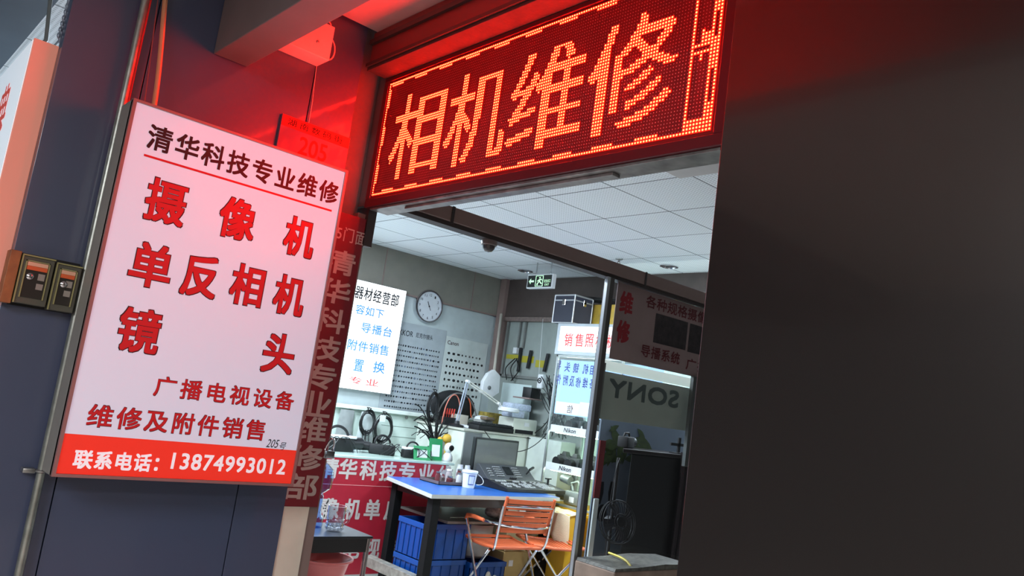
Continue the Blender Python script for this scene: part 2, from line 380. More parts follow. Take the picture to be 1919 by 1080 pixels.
mb = MB(); mb.box((F0+.008, Y0+.03, .700), (F1+.03, Y1-.03, .7085), .001); mb.box((F0+.03, 1.5, .690), (F1+.0, 2.55, .6995), .001); mb.build('bottom_rail', mat('worn_steel', (150, 150, 148), .4, .7, var=.3, nscale=20), T)
def disc(bm, y, z, r, x, dx, n):
    c = bm.verts.new((x-dx, y, z)); v = [bm.verts.new((x, y+r*math.cos(2*PI*k/n+.3), z+r*math.sin(2*PI*k/n+.3))) for k in range(n)]
    for k in range(n): bm.faces.new((c, v[k], v[(k+1) % n]))
core, rim, offd = MB(), MB(), MB()
for r in range(48):
    for c in range(160):
        y, z = cell(c, r)
        if grid[r, c]:
            disc(core.bm, y, z, .0031, LX-.0012, .0012, 6)
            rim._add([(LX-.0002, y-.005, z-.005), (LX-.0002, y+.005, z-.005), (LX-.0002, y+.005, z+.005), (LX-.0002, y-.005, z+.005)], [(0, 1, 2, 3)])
        else: disc(offd.bm, y, z, .0019, LX+.0028, .001, 5)
def fastbuild(mb, name, m, parent):
    me = bpy.data.meshes.new(name); Mi = WM(parent).inverted()
    for v in mb.bm.verts: v.co = Mi @ (v.co+Vector((0, 0, CZ)))
    mb.bm.to_mesh(me); mb.bm.free(); me.materials.append(m); o = bpy.data.objects.new(name, me); COL.objects.link(o); o.parent = parent; return o
fastbuild(core, 'lit_dots', emat('led_lit', (1, .0095, .003), 135, (.1, .02, .02)), T)
fastbuild(rim, 'lit_dot_halos', emat('led_halo_glow', (1, .012, .004), 1.1, (.3, .01, .01)), T)  # flat glowing squares imitate the red halo around each lit dot
fastbuild(offd, 'unlit_dots', mat('led_unlit', (205, 110, 115), .3), T)

# ================================================================== BIG LIGHT BOX SIGN
LY = 2.60
a = py(255, 191, LY); X0, X1, ZB, ZT = .632, 1.381, -.370, .769
T = thing('light_box_sign', 'white backlit sign box listing camera repairs in red characters with a red phone number band', 'light box sign', (1.0, 2.67, ZB))
mb = MB(); mb.box((X0-.006, LY+.004, ZB-.006), (X1+.006, 2.72, ZT+.006), .002)
mb.build('housing', mat('grey_steel_housing', (150, 148, 142), .5, .2), T)
mb = MB()
for a, b in (((X0-.006, LY-.006, ZB-.006), (X0+.004, LY+.02, ZT+.006)), ((X1-.003, LY-.006, ZB-.006), (X1+.006, LY+.02, ZT+.006)), ((X0+.004, LY-.006, ZB-.006), (X1-.003, LY+.02, ZB+.003)), ((X0+.004, LY-.006, ZT-.002), (X1-.003, LY+.02, ZT+.006))): mb.box(a, b)
mb.build('edge_trim', mat('sign_edge_trim', (160, 120, 118), .4, .3), T)
mb = MB(); mb.box((X0+.0045, LY, ZB+.118), (X1-.0035, LY+.0035, ZT-.0025)); mb.build('lit_face', emat('lit_white_acrylic', (.62, .74, 1), .36, (.56, .56, .58), .35), T)
mb = MB(); mb.box((X0+.0045, LY, ZB+.0035), (X1-.0035, LY+.0035, ZB+.1175)); mb.build('red_band', emat('lit_red_band', (1, .045, .02), .38, (.62, .03, .02), .35), T)
M_LR = emat('backlit_red_letters', (1, .03, .03), .07, (.50, .012, .018), .4)
M_LD = mat('letter_outline_dark', (60, 14, 26), .5)
def big(mbr, mbd, ch, cx, cy, w=.115, h=.13, off=.026):
    p = py(cx, cy, LY)
    for mm, oo, dy, g in ((mbd, off+.012, .0005, .0035), (mbr, off, .0011, 0)):
        put(mm, ch, (0, LY-dy, 0), (1, 0, 0), (0, 0, 1), p.x-w/2-g, p.z-h/2-g, w+2*g, h+2*g, oo)
mr, md = None, None
for ch, cx, cy in (('摄', 312, 379), ('像', 446, 411), ('机', 562, 445), ('单', 284, 498), ('反', 376, 518), ('相', 464, 535), ('机', 543, 554), ('镜', 262, 620), ('头', 523, 663)):
    mr, md = MB(), MB(); big(mr, md, ch, cx, cy, .115 if ch in '机相头反' else .125, .137)
    fill = letters('large_character', mr, M_LR, T); letters('outline', md, M_LD, fill, 'dark outline')

mb = MB(); lineY(mb, '清华科技专业维修', (276, 259), (635, 361), .082, LY, .026, 1.18, dy=.001); letters('heading', mb, mat('letter_black', (30, 14, 22), .5), T, 'black characters of the heading line')
mb = MB(); p, q = py(270, 291, LY), py(622, 395, LY); zz = (p.z+q.z)/2; mb.box((p.x, LY-.001, zz-.0035), (q.x, LY-.0002, zz+.0035)); mb.build('underline', M_LR, T)
mr, md = None, None
for s, pl, pr, h, sp in (('广播电视设备', (289, 727), (552, 750), .062, 1.3), ('维修及附件销售', (164, 780), (497, 806), .066, 1.22)):
    mr, md = MB(), MB(); lineY(md, s, pl, pr, h+.004, LY, .031, sp, dy=.0005); lineY(mr, s, pl, pr, h, LY, .018, sp, dy=.0011)
    fill = letters('text_line', mr, M_LR, T); letters('outline', md, M_LD, fill, 'dark outline')
mb = MB(); lineY(mb, '联系电话：', (138, 860), (298, 869), .056, LY, .034, 1.12, dy=.001); letters('phone_heading', mb, emat('white_letters', (.85, .85, 1), .35, (.8, .8, .8)), T, 'white heading characters'); mb = MB(); lineY(mb, '13874993012', (322, 865), (536, 875), .052, LY, .030, 1.1, dy=.001)
letters('phone_number', mb, emat('white_letters', (.85, .85, 1), .35, (.8, .8, .8)), T, 'white phone number')
mb = MB(); lineY(mb, '205', (500, 829), (523, 834), .028, LY, .0, 1, dy=.001, shear=.3); lineY(mb, '号', (524, 836), (536, 837), .026, LY, .0, dy=.001, shear=.3); letters('handwritten_number', mb, mat('ink', (20, 20, 26), .5), T)
# pole with clamp, and the tubes above
a, b = py(275, 0, 2.745), py(35, 1080, 2.745)
T = thing('galvanised_pole', 'silver galvanised steel pole on the blue wall left of the light box', 'pole', (.637, 2.765, FL))
mb = MB(); mb.cyl((.637, 2.765, FL), (.637, 2.765, CE-.052), .0125, n=16); mb.build('pole', mat('galvanised', (168, 172, 165), .35, .85, var=.2, nscale=30), T, True)
mb = MB(); mb.torus((.637, 2.765, -.385), .0165, .005, n=20); mb.box((.585, 2.755, -.392), (.619, 2.79, -.378), .002); mb.box((.654, 2.75, -.392), (.70, 2.79, -.379), .002); mb.build('clamp', M_ALU, T, True)
mb = MB()
p0 = py(305, 0, 2.78); p1 = py(284, 195, 2.74)
mb.tube(bez((p0.x-.005, 2.785, CE-.055), (p0.x-.003, 2.785, 1.2), (p1.x+.012, 2.765, 1.0), (p1.x, 2.70, ZT+.0085), 16), .0085, 8)
solo('conduit_cable', mb, mat('orange_cream_conduit', (214, 150, 110), .5), 'thick orange flexible cable running down into the top of the light box', 'cable', smooth=True)
mb = MB(); mb.tube(bez((p0.x-.022, 2.786, CE-.055), (p0.x-.02, 2.786, 1.2), (p1.x-.02, 2.785, 1.0), (p1.x-.03, 2.70, ZT+.0085), 14), .002, 6)
solo('thin_wire', mb, mat('thin_red_wire', (150, 80, 80), .5), 'thin dull red wire beside the orange cable above the light box', 'wire', smooth=True)
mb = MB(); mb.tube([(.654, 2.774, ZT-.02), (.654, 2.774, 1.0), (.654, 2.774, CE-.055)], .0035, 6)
solo('pole_red_gleam', mb, mat('red_gleam', (200, 40, 40), .5), 'thin red line beside the galvanised pole, added for the red light on its edge', 'wire', smooth=True)  # red tube imitates the LED light along the side of the pole

# ================================================================== FAR LEFT LIGHT BOX, METERS
T = thing('corner_light_box', 'salmon edged white sign box on the left end of the blue wall', 'light box sign', (.405, 3.2, .1))
mb = MB(); mb.box((.368, 2.83, .10), (.438, 3.9, .926), .002); mb.build('housing', emat('salmon_acrylic_edge', (1, .36, .26), .26, (.62, .24, .18), .45), T)
mb = MB(); mb.box((.3655, 2.835, .105), (.3675, 3.895, .92)); mb.build('lit_face', emat('pale_lit_face', (.78, .9, 1), .55, (.8, .8, .8)), T)
mb = MB()
p = px(18, 195, .3655); put(mb, '典', (.3648, 0, 0), (0, -1, 0), (0, 0, 1), -3.22, p.z-.085, .19, .18, .02)
put(mb, '经', (.3648, 0, 0), (0, -1, 0), (0, 0, 1), -3.46, p.z-.085, .19, .18, .02)
letters('lettering', mb, emat('orange_red_letters', (1, .08, .04), .3, (.6, .1, .05)), T, 'orange red characters')
mb = MB()
T = thing('wooden_meter_board', 'brown wooden backing board behind the breaker boxes on the blue wall', 'board', (.55, 2.77, .1))
mb = MB(); mb.box((.424, 2.742, .098), (.4535, 2.799, .256), .002); mb.build('board_edge', mat('varnished_wood', (150, 92, 52), .5, var=.3, nscale=25), T)
mb = MB(); mb.box((.454, 2.782, .096), (.6225, 2.799, .256), .001); mb.build('board_back', M_BLACKM, T)
def breaker(xa, xb, z0, z1, label):
    T = thing('breaker_box', label, 'breaker box', ((xa+xb)/2, 2.77, z0), group='steel breaker boxes')
    mb = MB(); mb.box((xa, 2.742, z0), (xb, 2.781, z1), .003); mb.build('case', mat('box_olive_grey', (92, 90, 80), .4, .3), T)
    mb = MB(); y = 2.736; w = .0035
    for a, b in (((xa+.012, y, z0+.018), (xa+.012+w, 2.742, z1-.016)), ((xb-.012-w, y, z0+.018), (xb-.012, 2.742, z1-.016)), ((xa+.012, y, z1-.019), (xb-.012, 2.742, z1-.016)), ((xa, y, z1-.004), (xb, 2.742, z1)), ((xa, y+.001, z0), (xa+.004, 2.742, z1))): mb.box(a, b)
    mb.build('rim', mat('yellowed_steel', (176, 170, 120), .35, .6), T)
    mb = MB(); mb.box((xa+.016, 2.739, z0+.02), (xb-.016, 2.7415, z1-.045)); mb.build('window', mat('smoked_window', (52, 48, 44), .2), T)
    mb = MB(); mb.box((xa+.017, 2.7375, z1-.044), (xb-.017, 2.7415, z1-.032)); mb.build('lower_label', mat('orange_label', (214, 92, 44), .5), T)
    mb = MB(); mb.box((xa+.017, 2.7375, z1-.0315), (xb-.017, 2.7415, z1-.02)); mb.build('upper_label', mat('peach_label', (226, 170, 140), .5), T)
    cx = xa+.03; mb = MB(); mb.lathe((cx, 2.739, (z0+z1)/2+.01), [(.010, 0), (.010, .004), (.006, .007), (.002, .007)], 16, (0, -1, 0)); mb.build('knob', M_CHROME, T, True)
    mb = MB(); mb.box((xb-.038, 2.737, (z0+z1)/2+.002), (xb-.02, 2.739, (z0+z1)/2+.022)); mb.box((xb-.038, 2.737, (z0+z1)/2-.026), (xb-.02, 2.739, (z0+z1)/2-.008)); mb.build('meter_display', mat('pale_display', (150, 140, 132), .4), T)
breaker(.456, .545, .103, .250, 'larger grey steel breaker box beside the brown wood, with orange label and round knob')
breaker(.549, .622, .098, .244, 'smaller grey steel breaker box against the galvanised pole, with orange label')
# cable and cloth at upper far left
mb = MB(); p, q = py(95, 0, 3.1), py(87, 75, 3.1); mb.tube([(p.x, 3.1, CE-.055), (p.x, 3.1, p.z), (q.x, 3.1, q.z), (.40, 3.09, .9265)], .007, 8)
solo('grey_cable', mb, mat('grey_cable', (128, 138, 138), .5), 'grey cable dropping onto the far left sign box', 'cable', smooth=True)
mb = MB()
for i in range(7):
    p = py(134-i*3.2, i*11, 2.86); mb.ell((p.x-.004, 2.87, p.z), (.006, .006, .011), n=8)
p, q = py(136, -20, 2.87), py(113, 82, 2.87); mb.tube([(p.x-.004, 2.87, CE-.052), (q.x-.004, 2.87, q.z)], .004, 6)
solo('tinsel_strip', mb, mat('crumpled_silver', (150, 165, 185), .3, .5), 'crumpled silver tape down the upper left edge of the blue wall', 'tape', smooth=True)

# ================================================================== NUMBER PLATE, RED BOX
T = thing('number_plate', 'shop number plate with red header strip above the light box', 'number plate', (1.33, 2.79, .80))
mb = MB(); mb.box((1.18, 2.785, .76), (1.472, 2.7995, .962), .001); mb.build('plate', mat('plate_face', (120, 70, 96), .35, coat=.4), T)
mb = MB(); mb.box((1.181, 2.7835, .918), (1.471, 2.7848, .961)); mb.build('header', mat('plate_red', (226, 40, 40), .4), T)
mb = MB(); put(mb, '湖南数码街', (0, 2.783, 0), (1, 0, 0), (0, 0, 1), 1.205, .926, .235, .027, .012, 1.5); letters('header_lettering', mb, mat('plate_letter', (20, 4, 6), .5), T)
mb = MB(); put(mb, '205', (0, 2.7845, 0), (1, 0, 0), (0, 0, 1), 1.265, .832, .12, .07, .02); letters('number', mb, mat('plate_number', (226, 30, 30), .4), T)
T = thing('junction_box', 'square electrical box with a looped cable on the wall above the number plate', 'junction box', (1.2, 2.75, 1.19))
mb = MB(); mb.box((1.11, 2.70, 1.193), (1.285, 2.799, 1.33), .003); mb.build('case', mat('box_cream', (226, 206, 196), .5), T)
mb = MB(); mb.ell((1.225, 2.699, 1.245), (.006, .004, .006), n=10); mb.build('screw', M_ALU, T, True)
mb = MB(); mb.tube(bez((1.287, 2.74, 1.30), (1.33, 2.74, 1.30), (1.33, 2.74, 1.20), (1.287, 2.74, 1.215), 12), .0028, 6); mb.tube(bez((1.20, 2.74, 1.332), (1.24, 2.73, 1.38), (1.33, 2.74, 1.36), (1.27, 2.77, 1.331), 12), .0028, 6); mb.build('cable', mat('box_cable', (215, 190, 180), .5), T, True)
mb = MB(); mb.tube([(1.28, 2.79, 1.190), (1.285, 2.79, 1.11), (1.292, 2.794, 1.05), (1.293, 2.794, .965)], .0015, 5)
solo('hanging_wire', mb, mat('box_cable', (215, 190, 180), .5), 'thin wire hanging from the junction box to the number plate', 'wire')

# ================================================================== VERTICAL RED SIGN
RY = 2.806
T = thing('vertical_shop_sign', 'tall maroon sign with one column of pale characters between light box and shop opening', 'shop sign', (1.55, RY, -.48))
mb = MB(); mb.box((1.4765, RY, -.480), (1.618, RY+.012, .668), .001); o = mb.build('board', mat('maroon_board', (126, 34, 44), .45, var=.1), T)
mb = MB(); lineY(mb, '205门面', (606, 433), (687, 445), .058, RY, .008, 1.1, dy=.001)
for i, ch in enumerate('清华科技专业维修部'):
    cx = [640, 628, 617, 607, 597, 590, 583, 571, 561][i]; cy = [492, 546, 600, 652, 705, 757, 805, 858, 912][i]
    p = py(cx, cy, RY); put(mb, ch, (0, RY-.001, 0), (1, 0, 0), (0, 0, 1), 1.460, p.z-.049, .142, .098, .028)
letters('lettering', mb, mat('cream_letters', (188, 170, 164), .5), T, 'pale pinkish characters')

# ================================================================== SHOP: posters, clock, ceiling fittings
WY = 7.198
T = thing('lit_wall_sign', 'bright white lit sign with blue and red characters on the back wall', 'light box sign', (4.5, 7.15, -.04))
mb = MB(); mb.box((3.95, 7.13, -.045), (4.74, 7.195, 1.07), .003); mb.build('housing', M_ALU, T)
mb = MB(); mb.box((3.955, 7.126, -.04), (4.735, 7.1295, 1.065)); mb.build('lit_face', emat('bright_lit_face', (.93, .97, 1), 1.25), T)
mb = MB(); lineY(mb, '器材经营部', (666, 547), (748, 564), .135, 7.125, .016, 1.1); letters('heading', mb, mat('letter_black2', (18, 18, 24), .5), T)
mb = MB()
for s, pl, pr, h in (('容如下', (667, 580), (720, 588), .10), ('导播台', (678, 613), (735, 624), .105), ('附件销售', (652, 646), (729, 657), .11), ('置', (664, 684), (682, 686), .12), ('换', (700, 688), (722, 690), .12)):
    lineY(mb, s, pl, pr, h, 7.125, .018, 1.1)
letters('blue_lettering', mb, emat('lit_blue_letters', (.02, .22, .62), .6, (.05, .2, .5)), T)
mb = MB(); lineY(mb, '专', (655, 712), (679, 714), .07, 7.125, .012); lineY(mb, '业', (686, 716), (710, 718), .07, 7.125, .012); letters('red_lettering', mb, emat('lit_red_letters', (1, .05, .06), .55, (.7, .05, .05)), T)

T = thing('wall_clock', 'round white wall clock with silver rim on the back wall', 'clock', (5.08, 7.15, .79))
c = Vector((5.083, 7.165, .965)); ax = (0, -1, 0)
mb = MB(); mb.lathe(c+Vector((0, .03, 0)), [(.165, 0), (.182, .01), (.186, .03), (.178, .045), (.163, .045), (.160, .03), (.001, .03)], 48, ax); mb.build('rim', M_CHROME, T, True)
mb = MB(); mb.lathe(c+Vector((0, 0, 0)), [(.161, 0), (.161, .003)], 48, ax); mb.build('dial', mat('clock_dial', (206, 210, 214), .4), T)
mb = MB()
for k in range(1, 13):
    a = PI/2-2*PI*k/12; w = .017 if k < 10 else .030
    put(mb, str(k), c+Vector((0, -.0042, 0)), (1, 0, 0), (0, 0, 1), .128*math.cos(a)-w/2, .128*math.sin(a)-.014, w, .028, .008)
letters('numerals', mb, M_BLACK, T)
for nm, ang, L, w in (('hour_hand', 118, .065, .007), ('minute_hand', 300, .055, .005)):
    a = math.radians(ang); R = Matrix.Rotation(-a, 3, 'Y'); mb = MB(); mb.obox(c+Vector((0, -.006, 0))+Vector((math.cos(a), 0, math.sin(a)))*L*.4, (L, .0012, w), R); mb.build(nm, M_BLACK, T)
mb = MB(); mb.lathe(c+Vector((0, -.004, 0)), [(.008, 0), (.008, .005), (.001, .005)], 12, ax); mb.build('hub', M_BLACK, T)

def poster_rows(mb, mb2, x0, x1, z0, z1, rows, seed, style):
    R = random.Random(seed)
    for r in range(rows):
        z = z1-(z1-z0)*(r+.5)/rows; h = (z1-z0)/rows*.42; x = x0
        while x < x1-.02:
            w = R.choice([.5, .7, 1, 1.2])*h*R.uniform(.7, 1.3)*(1.2 if style else 1)
            tgt = mb if R.random() < .85 else mb2
            n = R.choice([4, 6, 6]); hh = h*R.uniform(.6, 1)
            poly = [(x+w/2+w/2*math.cos(2*PI*k/n+PI/n), z+hh/2*math.sin(2*PI*k/n+PI/n)*1.2) for k in range(n)]
            tgt._add([(a, WY-.0065, b) for a, b in poly], [tuple(range(n))])
            x += w+h*(R.uniform(.25, .5) if not style else R.uniform(.5, .9))
T = thing('lens_poster', 'grey poster with rows of small lenses beside the lit wall sign', 'poster', (5.1, 7.19, -.30)); T.name = 'lens_poster'
mb = MB(); mb.box((4.66, WY-.005, -.28), (5.40, WY, .745), .001); mb.build('sheet', mat('poster_grey', (168, 176, 180), .35), T)
mb = MB(); put(mb, 'NIKKOR', (0, WY-.006, 0), (1, 0, 0), (0, 0, 1), 4.70, .60, .25, .06, .01); put(mb, '尼克尔镜头', (0, WY-.006, 0), (1, 0, 0), (0, 0, 1), 4.99, .605, .23, .055, .008)
letters('heading', mb, mat('poster_ink', (30, 34, 40), .5), T)
a_, b_ = MB(), MB(); poster_rows(a_, b_, 4.72, 5.36, -.25, .52, 14, 3, 0)
letters('lens_pictures', a_, mat('lens_ink', (38, 42, 48), .4), T); letters('pale_pictures', b_, mat('lens_ink_pale', (110, 122, 140), .4), T)
T = thing('camera_poster', 'white poster with rows of black cameras and lenses at the right of the back wall', 'poster', (5.75, 7.19, -.33))
mb = MB(); mb.box((5.405, WY-.0055, -.33), (6.03, WY-.0003, .69), .001); mb.build('sheet', mat('poster_white', (206, 214, 210), .4), T)
mb = MB(); put(mb, 'Canon', (0, WY-.007, 0), (1, 0, 0), (0, 0, 1), 5.43, .60, .16, .045, .015); letters('heading', mb, mat('poster_ink2', (70, 40, 40), .5), T)
a_, b_ = MB(), MB(); poster_rows(a_, b_, 5.45, 5.98, -.2, .54, 10, 5, 1)
letters('camera_pictures', a_, mat('cam_ink', (24, 24, 26), .4), T); letters('pale_pictures', b_, mat('cam_ink_pale', (120, 120, 118), .4), T)

def downlight(x, y, label):
    T = thing('downlight', label, 'ceiling lamp', (x, y, CE-.02), group='round recessed downlights')
    mb = MB(); mb.lathe((x, y, CE-.001), [(.085, 0), (.085, -.008), (.066, -.014), (.062, -.002)], 32); mb.build('ring', M_CHROME, T, True)
    mb = MB(); mb.lathe((x, y, CE-.003), [(.058, 0), (.03, -.008), (.001, -.008)], 24); mb.build('reflector', mat('dim_reflector', (80, 84, 90), .2, .8), T, True)
p = pz(1258, 500, CE); downlight(p.x-.03, p.y, 'round chrome downlight nearest the dark column, above the door header')
p = pz(985, 507, CE); downlight(p.x, p.y, 'round chrome downlight seen left of the green exit sign')
T = thing('sprinkler_head', 'small metal sprinkler head on the ceiling above the door header', 'sprinkler', (0, 0, 0)); p = pz(1161, 485, CE); T.location = (p.x, p.y, CE+CZ-.06)
mb = MB(); mb.lathe((p.x, p.y, CE-.001), [(.035, 0), (.03, -.008), (.01, -.012), (.01, -.03), (.001, -.03)], 20); mb.build('base', M_ALU, T, True)
mb = MB(); mb.tube([(p.x-.012, p.y, CE-.028), (p.x-.016, p.y, CE-.045), (p.x, p.y, CE-.06), (p.x+.016, p.y, CE-.045), (p.x+.012, p.y, CE-.028)], .003, 6); mb.lathe((p.x, p.y, CE-.06), [(.016, 0), (.016, -.003)], 12); mb.build('deflector', M_FRAME, T, True)
T = thing('dome_camera', 'small grey dome camera under the door header', 'camera', (2.28, 2.86, .70))
p = py(918, 452, 2.845)
mb = MB(); mb.lathe((p.x, 2.845, .7492), [(.038, 0), (.038, -.02), (.034, -.024), (.001, -.024)], 24); mb.build('base', mat('dome_base', (120, 112, 110), .4), T, True)
mb = MB(); mb.lathe((p.x, 2.845, .7255), [(.032, 0), (.029, -.014), (.018, -.026), (.001, -.031)], 24); mb.build('dome', mat('dome_smoke', (70, 66, 66), .15), T, True)
# exit sign
EX = 5.40; a, b = px(990, 515, EX), px(1037, 517, EX); z1, z0 = a.z, px(986, 541, EX).z
T = thing('exit_sign', 'green and black emergency exit sign hanging from the shop ceiling', 'exit sign', (EX+.03, (a.y+b.y)/2, z0))
mb = MB(); mb.box((EX, b.y, z0), (EX+.05, a.y, z1), .004); mb.build('case', M_WHITEP, T)
mb = MB(); mb.box((EX-.002, b.y+.012, z0+.012), (EX-.0003, a.y-.012, z1-.012)); mb.build('face', mat('exit_black', (28, 34, 32), .3), T)
W = a.y-b.y-.024; H = z1-z0-.024; ya = a.y-.012
G = emat('exit_green', (.30, .9, .25), .7)
mb = MB(); O = (EX-.003, ya, z0+.012)
def q2(u, v): return (EX-.003, ya-u*W, z0+.012+v*H)
mb._add([q2(*k) for k in ((.05, .5), (.14, .75), (.14, .58), (.27, .58), (.27, .42), (.14, .42), (.14, .25))], [(0, 1, 6), (2, 3, 4, 5)])
mb.build('arrow', G, T, smooth=None)
mb = MB(); mb._add([q2(*k) for k in ((.33, .05), (.66, .05), (.66, .97), (.33, .97), (.36, .1), (.63, .1), (.63, .92), (.36, .92))], [(0, 1, 5, 4), (1, 2, 6, 5), (2, 3, 7, 6), (3, 0, 4, 7)])
for P in (((.5, .70), (.46, .45), (.52, .42), (.56, .66)), ((.47, .47), (.40, .30), (.40, .14), (.45, .14), (.45, .28), (.52, .44)), ((.50, .47), (.55, .30), (.60, .22), (.62, .28), (.56, .46)), ((.52, .68), (.44, .60), (.40, .48), (.43, .46), (.47, .56), (.55, .62)), ((.54, .68), (.60, .55), (.63, .56), (.57, .70)), ((.49, .74), (.53, .72), (.55, .78), (.53, .85), (.49, .84), (.47, .79))):
    mb._add([q2(*k) for k in P], [tuple(range(len(P)))])
mb.build('running_figure', G, T, smooth=None)
mb = MB(); put(mb, '安全出口', q2(0, 0), (0, -1, 0), (0, 0, 1), W*.70, H*.36, W*.26, H*.28, .01); put(mb, 'EXIT', q2(0, 0), (0, -1, 0), (0, 0, 1), W*.74, H*.1, W*.18, H*.18, .01); letters('lettering', mb, G, T)
mb = MB()
for yy in (a.y-.10, b.y+.06):
    mb.tube([(EX+.02, yy, CE-.001), (EX+.02, yy, z1+.03)], .006, 8); mb.tube([(EX+.02, yy+.015, z1+.001), (EX+.02, yy, z1+.03), (EX+.02, yy-.015, z1+.001)], .003, 6)
mb.build('hanger_rods', M_ALU, T, True)

# ================================================================== CORRIDOR GLASS POSTER
PY = 2.842
T = thing('glass_poster', 'pinkish grey poster on the shop window with large red characters beside the door post', 'poster', (3.6, PY, .33))
mb = MB(); mb.box((3.232, PY, .330), (4.5, PY+.003, .749)); mb.build('sheet', mat('poster_dim', (150, 128, 126), .6), T)
mb = MB(); put(mb, '维', (0, PY-.001, 0), (1, 0, 0), (0, 0, 1), 3.262, .585, .112, .125, .04); put(mb, '修', (0, PY-.001, 0), (1, 0, 0), (0, 0, 1), 3.262, .425, .112, .125, .04)
letters('red_characters', mb, mat('poster_red', (150, 30, 40), .5), T)
mb = MB(); lineY(mb, '各种规格摄像机', (1211, 567), (1342, 600), .072, PY, .022, 1.05, dy=.001); lineY(mb, '导播系统', (1202, 655), (1274, 674), .070, PY, .024, 1.1, dy=.001); lineY(mb, '广播', (1286, 680), (1326, 692), .070, PY, .024, 1.1, dy=.001)
letters('dark_red_lines', mb, mat('poster_darkred', (98, 26, 32), .5), T)
for p0, p1, p2 in (((1230, 588), (1290, 604), (1226, 642)), ((1294, 606), (1332, 618), (1291, 660))):
    a, b, c = py(*p0, PY), py(*p1, PY), py(*p2, PY); mb = MB(); mb.box((a.x, PY-.0012, c.z), (b.x, PY-.0003, (a.z+b.z)/2)); mb.build('photo', mat('poster_photo', (52, 44, 44), .4, var=.5, nscale=30), T)
# sheets behind the glass
SY = 2.90
a, b, c = py(1143, 690, SY), py(1312, 725, SY), py(1130, 778, SY)
T = thing('brand_sheet', 'translucent grey sheet with reversed letters behind the window under the poster', 'sheet', (3.7, SY, .0))
mb = MB(); mb.box((3.22, SY, .005), (4.14, SY+.004, .262)); mb.build('sheet', mat('frosted_grey', (150, 158, 146), .5), T)
mb = MB(); lineY(mb, 'SONY', (1141, 724), (1272, 752), .105, SY, .05, 1.05, mirror=True, dy=.001); letters('lettering', mb, mat('dim_letters', (66, 78, 74), .5), T, 'mirror-reversed dark letters')
mb = MB(); mb.box((3.25, SY+.03, .27), (4.18, SY+.036, .326)); solo('glowing_strip_board', mb, mat('pale_mint_board', (214, 232, 226), .4, emit=.45), 'pale mint strip with an added glow between the poster and the reversed letters', 'board')  # emission added so the board in the gap shows bright

# ================================================================== BEHIND THE WINDOW: leafy poster, cabinet, fan, carton
T = thing('leafy_poster', 'dark poster with green leaves and grey blue field behind the window', 'poster', (4.4, 3.45, -1.05))
mb = MB(); mb.box((3.92, 3.45, -1.05), (5.3, 3.46, .02)); mb.build('sheet', mat('slate_sheet', (96, 108, 122), .5, var=.12, nscale=3), T)
mb = MB(); R = random.Random(4)
for i in range(34):
    cx, cz = R.uniform(3.93, 4.42), R.uniform(-.26, -.01); a = R.uniform(0, PI); L = R.uniform(.05, .11); w = L*.34
    P = [(cx+L*t*math.cos(a)-w*math.sin(PI*(t+1)/2)*s*math.sin(a), cz+L*t*math.sin(a)+w*math.sin(PI*(t+1)/2)*s*math.cos(a)) for t, s in ((-1, 0), (-.5, 1), (0, 1), (.5, 1), (1, 0), (.5, -1), (0, -1), (-.5, -1))]
    if all(3.92 < u < 5.2 and v < -.003 for u, v in P): mb._add([(u, 3.4485-i*.0002, v) for u, v in P], [tuple(range(8))])
letters('leaves', mb, mat('leaf_green', (50, 66, 28), .5, var=.4, nscale=20), T, 'green leaves')
mb = MB()
for px_, (y0_, y1_) in ((1127, (903, 945)), (1149, (903, 945))):
    a, b = py(px_, y0_, 3.447), py(px_-4, y1_, 3.447); cx = (a.x+b.x)/2; w = .032
    mb.prism([(cx-w*.6, b.z), (cx+w*.5, b.z), (cx+w, (a.z+b.z)/2), (cx+w*.8, a.z), (cx-w*.6, a.z), (cx-w, (a.z+b.z)/2)], 3.4465, 3.4495, 1)
a = py(1128, 962, 3.447); mb.prism([(a.x+.045*math.cos(t*PI/8), a.z+.055*math.sin(t*PI/8)) for t in range(16)], 3.4465, 3.4495, 1)
mb.build('printed_devices', mat('dark_print', (24, 26, 30), .4), T)
mb = MB(); a, b = py(1122, 820, 2.955), py(1108, 905, 2.955); mb.box((3.365, 2.95, -.42), (3.412, 2.958, -.11)); T2 = solo('red_strip_label', mb, mat('dark_red_label', (110, 24, 30), .5), 'narrow dark red label strip standing beside the door post', 'label')
mb = MB(); mb.box((3.415, 2.985, -.86), (3.45, 2.995, -.43)); solo('white_upright', mb, mat('pale_upright', (196, 206, 204), .5), 'pale upright strip below the dark red label', 'strip')
T = thing('black_cabinet', 'tall black cabinet with a draped cover behind the window', 'cabinet', (4.5, 3.4, FL))
cx0, cx1 = 3.89, 4.8
mb = MB(); mb.prism([(cx0, 3.15), (cx1, 3.15), (cx1, 3.40), (cx0+.31, 3.40)], FL, -.175, 2, .006); mb.build('body', mat('deep_black', (12, 10, 11), .5), T)
mb = MB(); mb.prism([(cx0-.10, 3.135), (cx1+.05, 3.135), (cx1+.05, 3.43), (cx0+.25, 3.43)], -.1745, -.150, 2, .003); mb.build('top', mat('deep_brown', (28, 20, 20), .3), T)
mb = MB()
for i in range(5):
    x = 4.40+i*.045; mb.tube(bez((x-.02, 3.13, -.1335), (x+.01, 3.117, -.3), (x-.04, 3.12, -.8), (x-.05+.02*(i % 2), 3.131, -1.5), 10), [.016]*11, 8)
mb.build('drape', mat('dark_sheet', (40, 34, 36), .2), T, True)
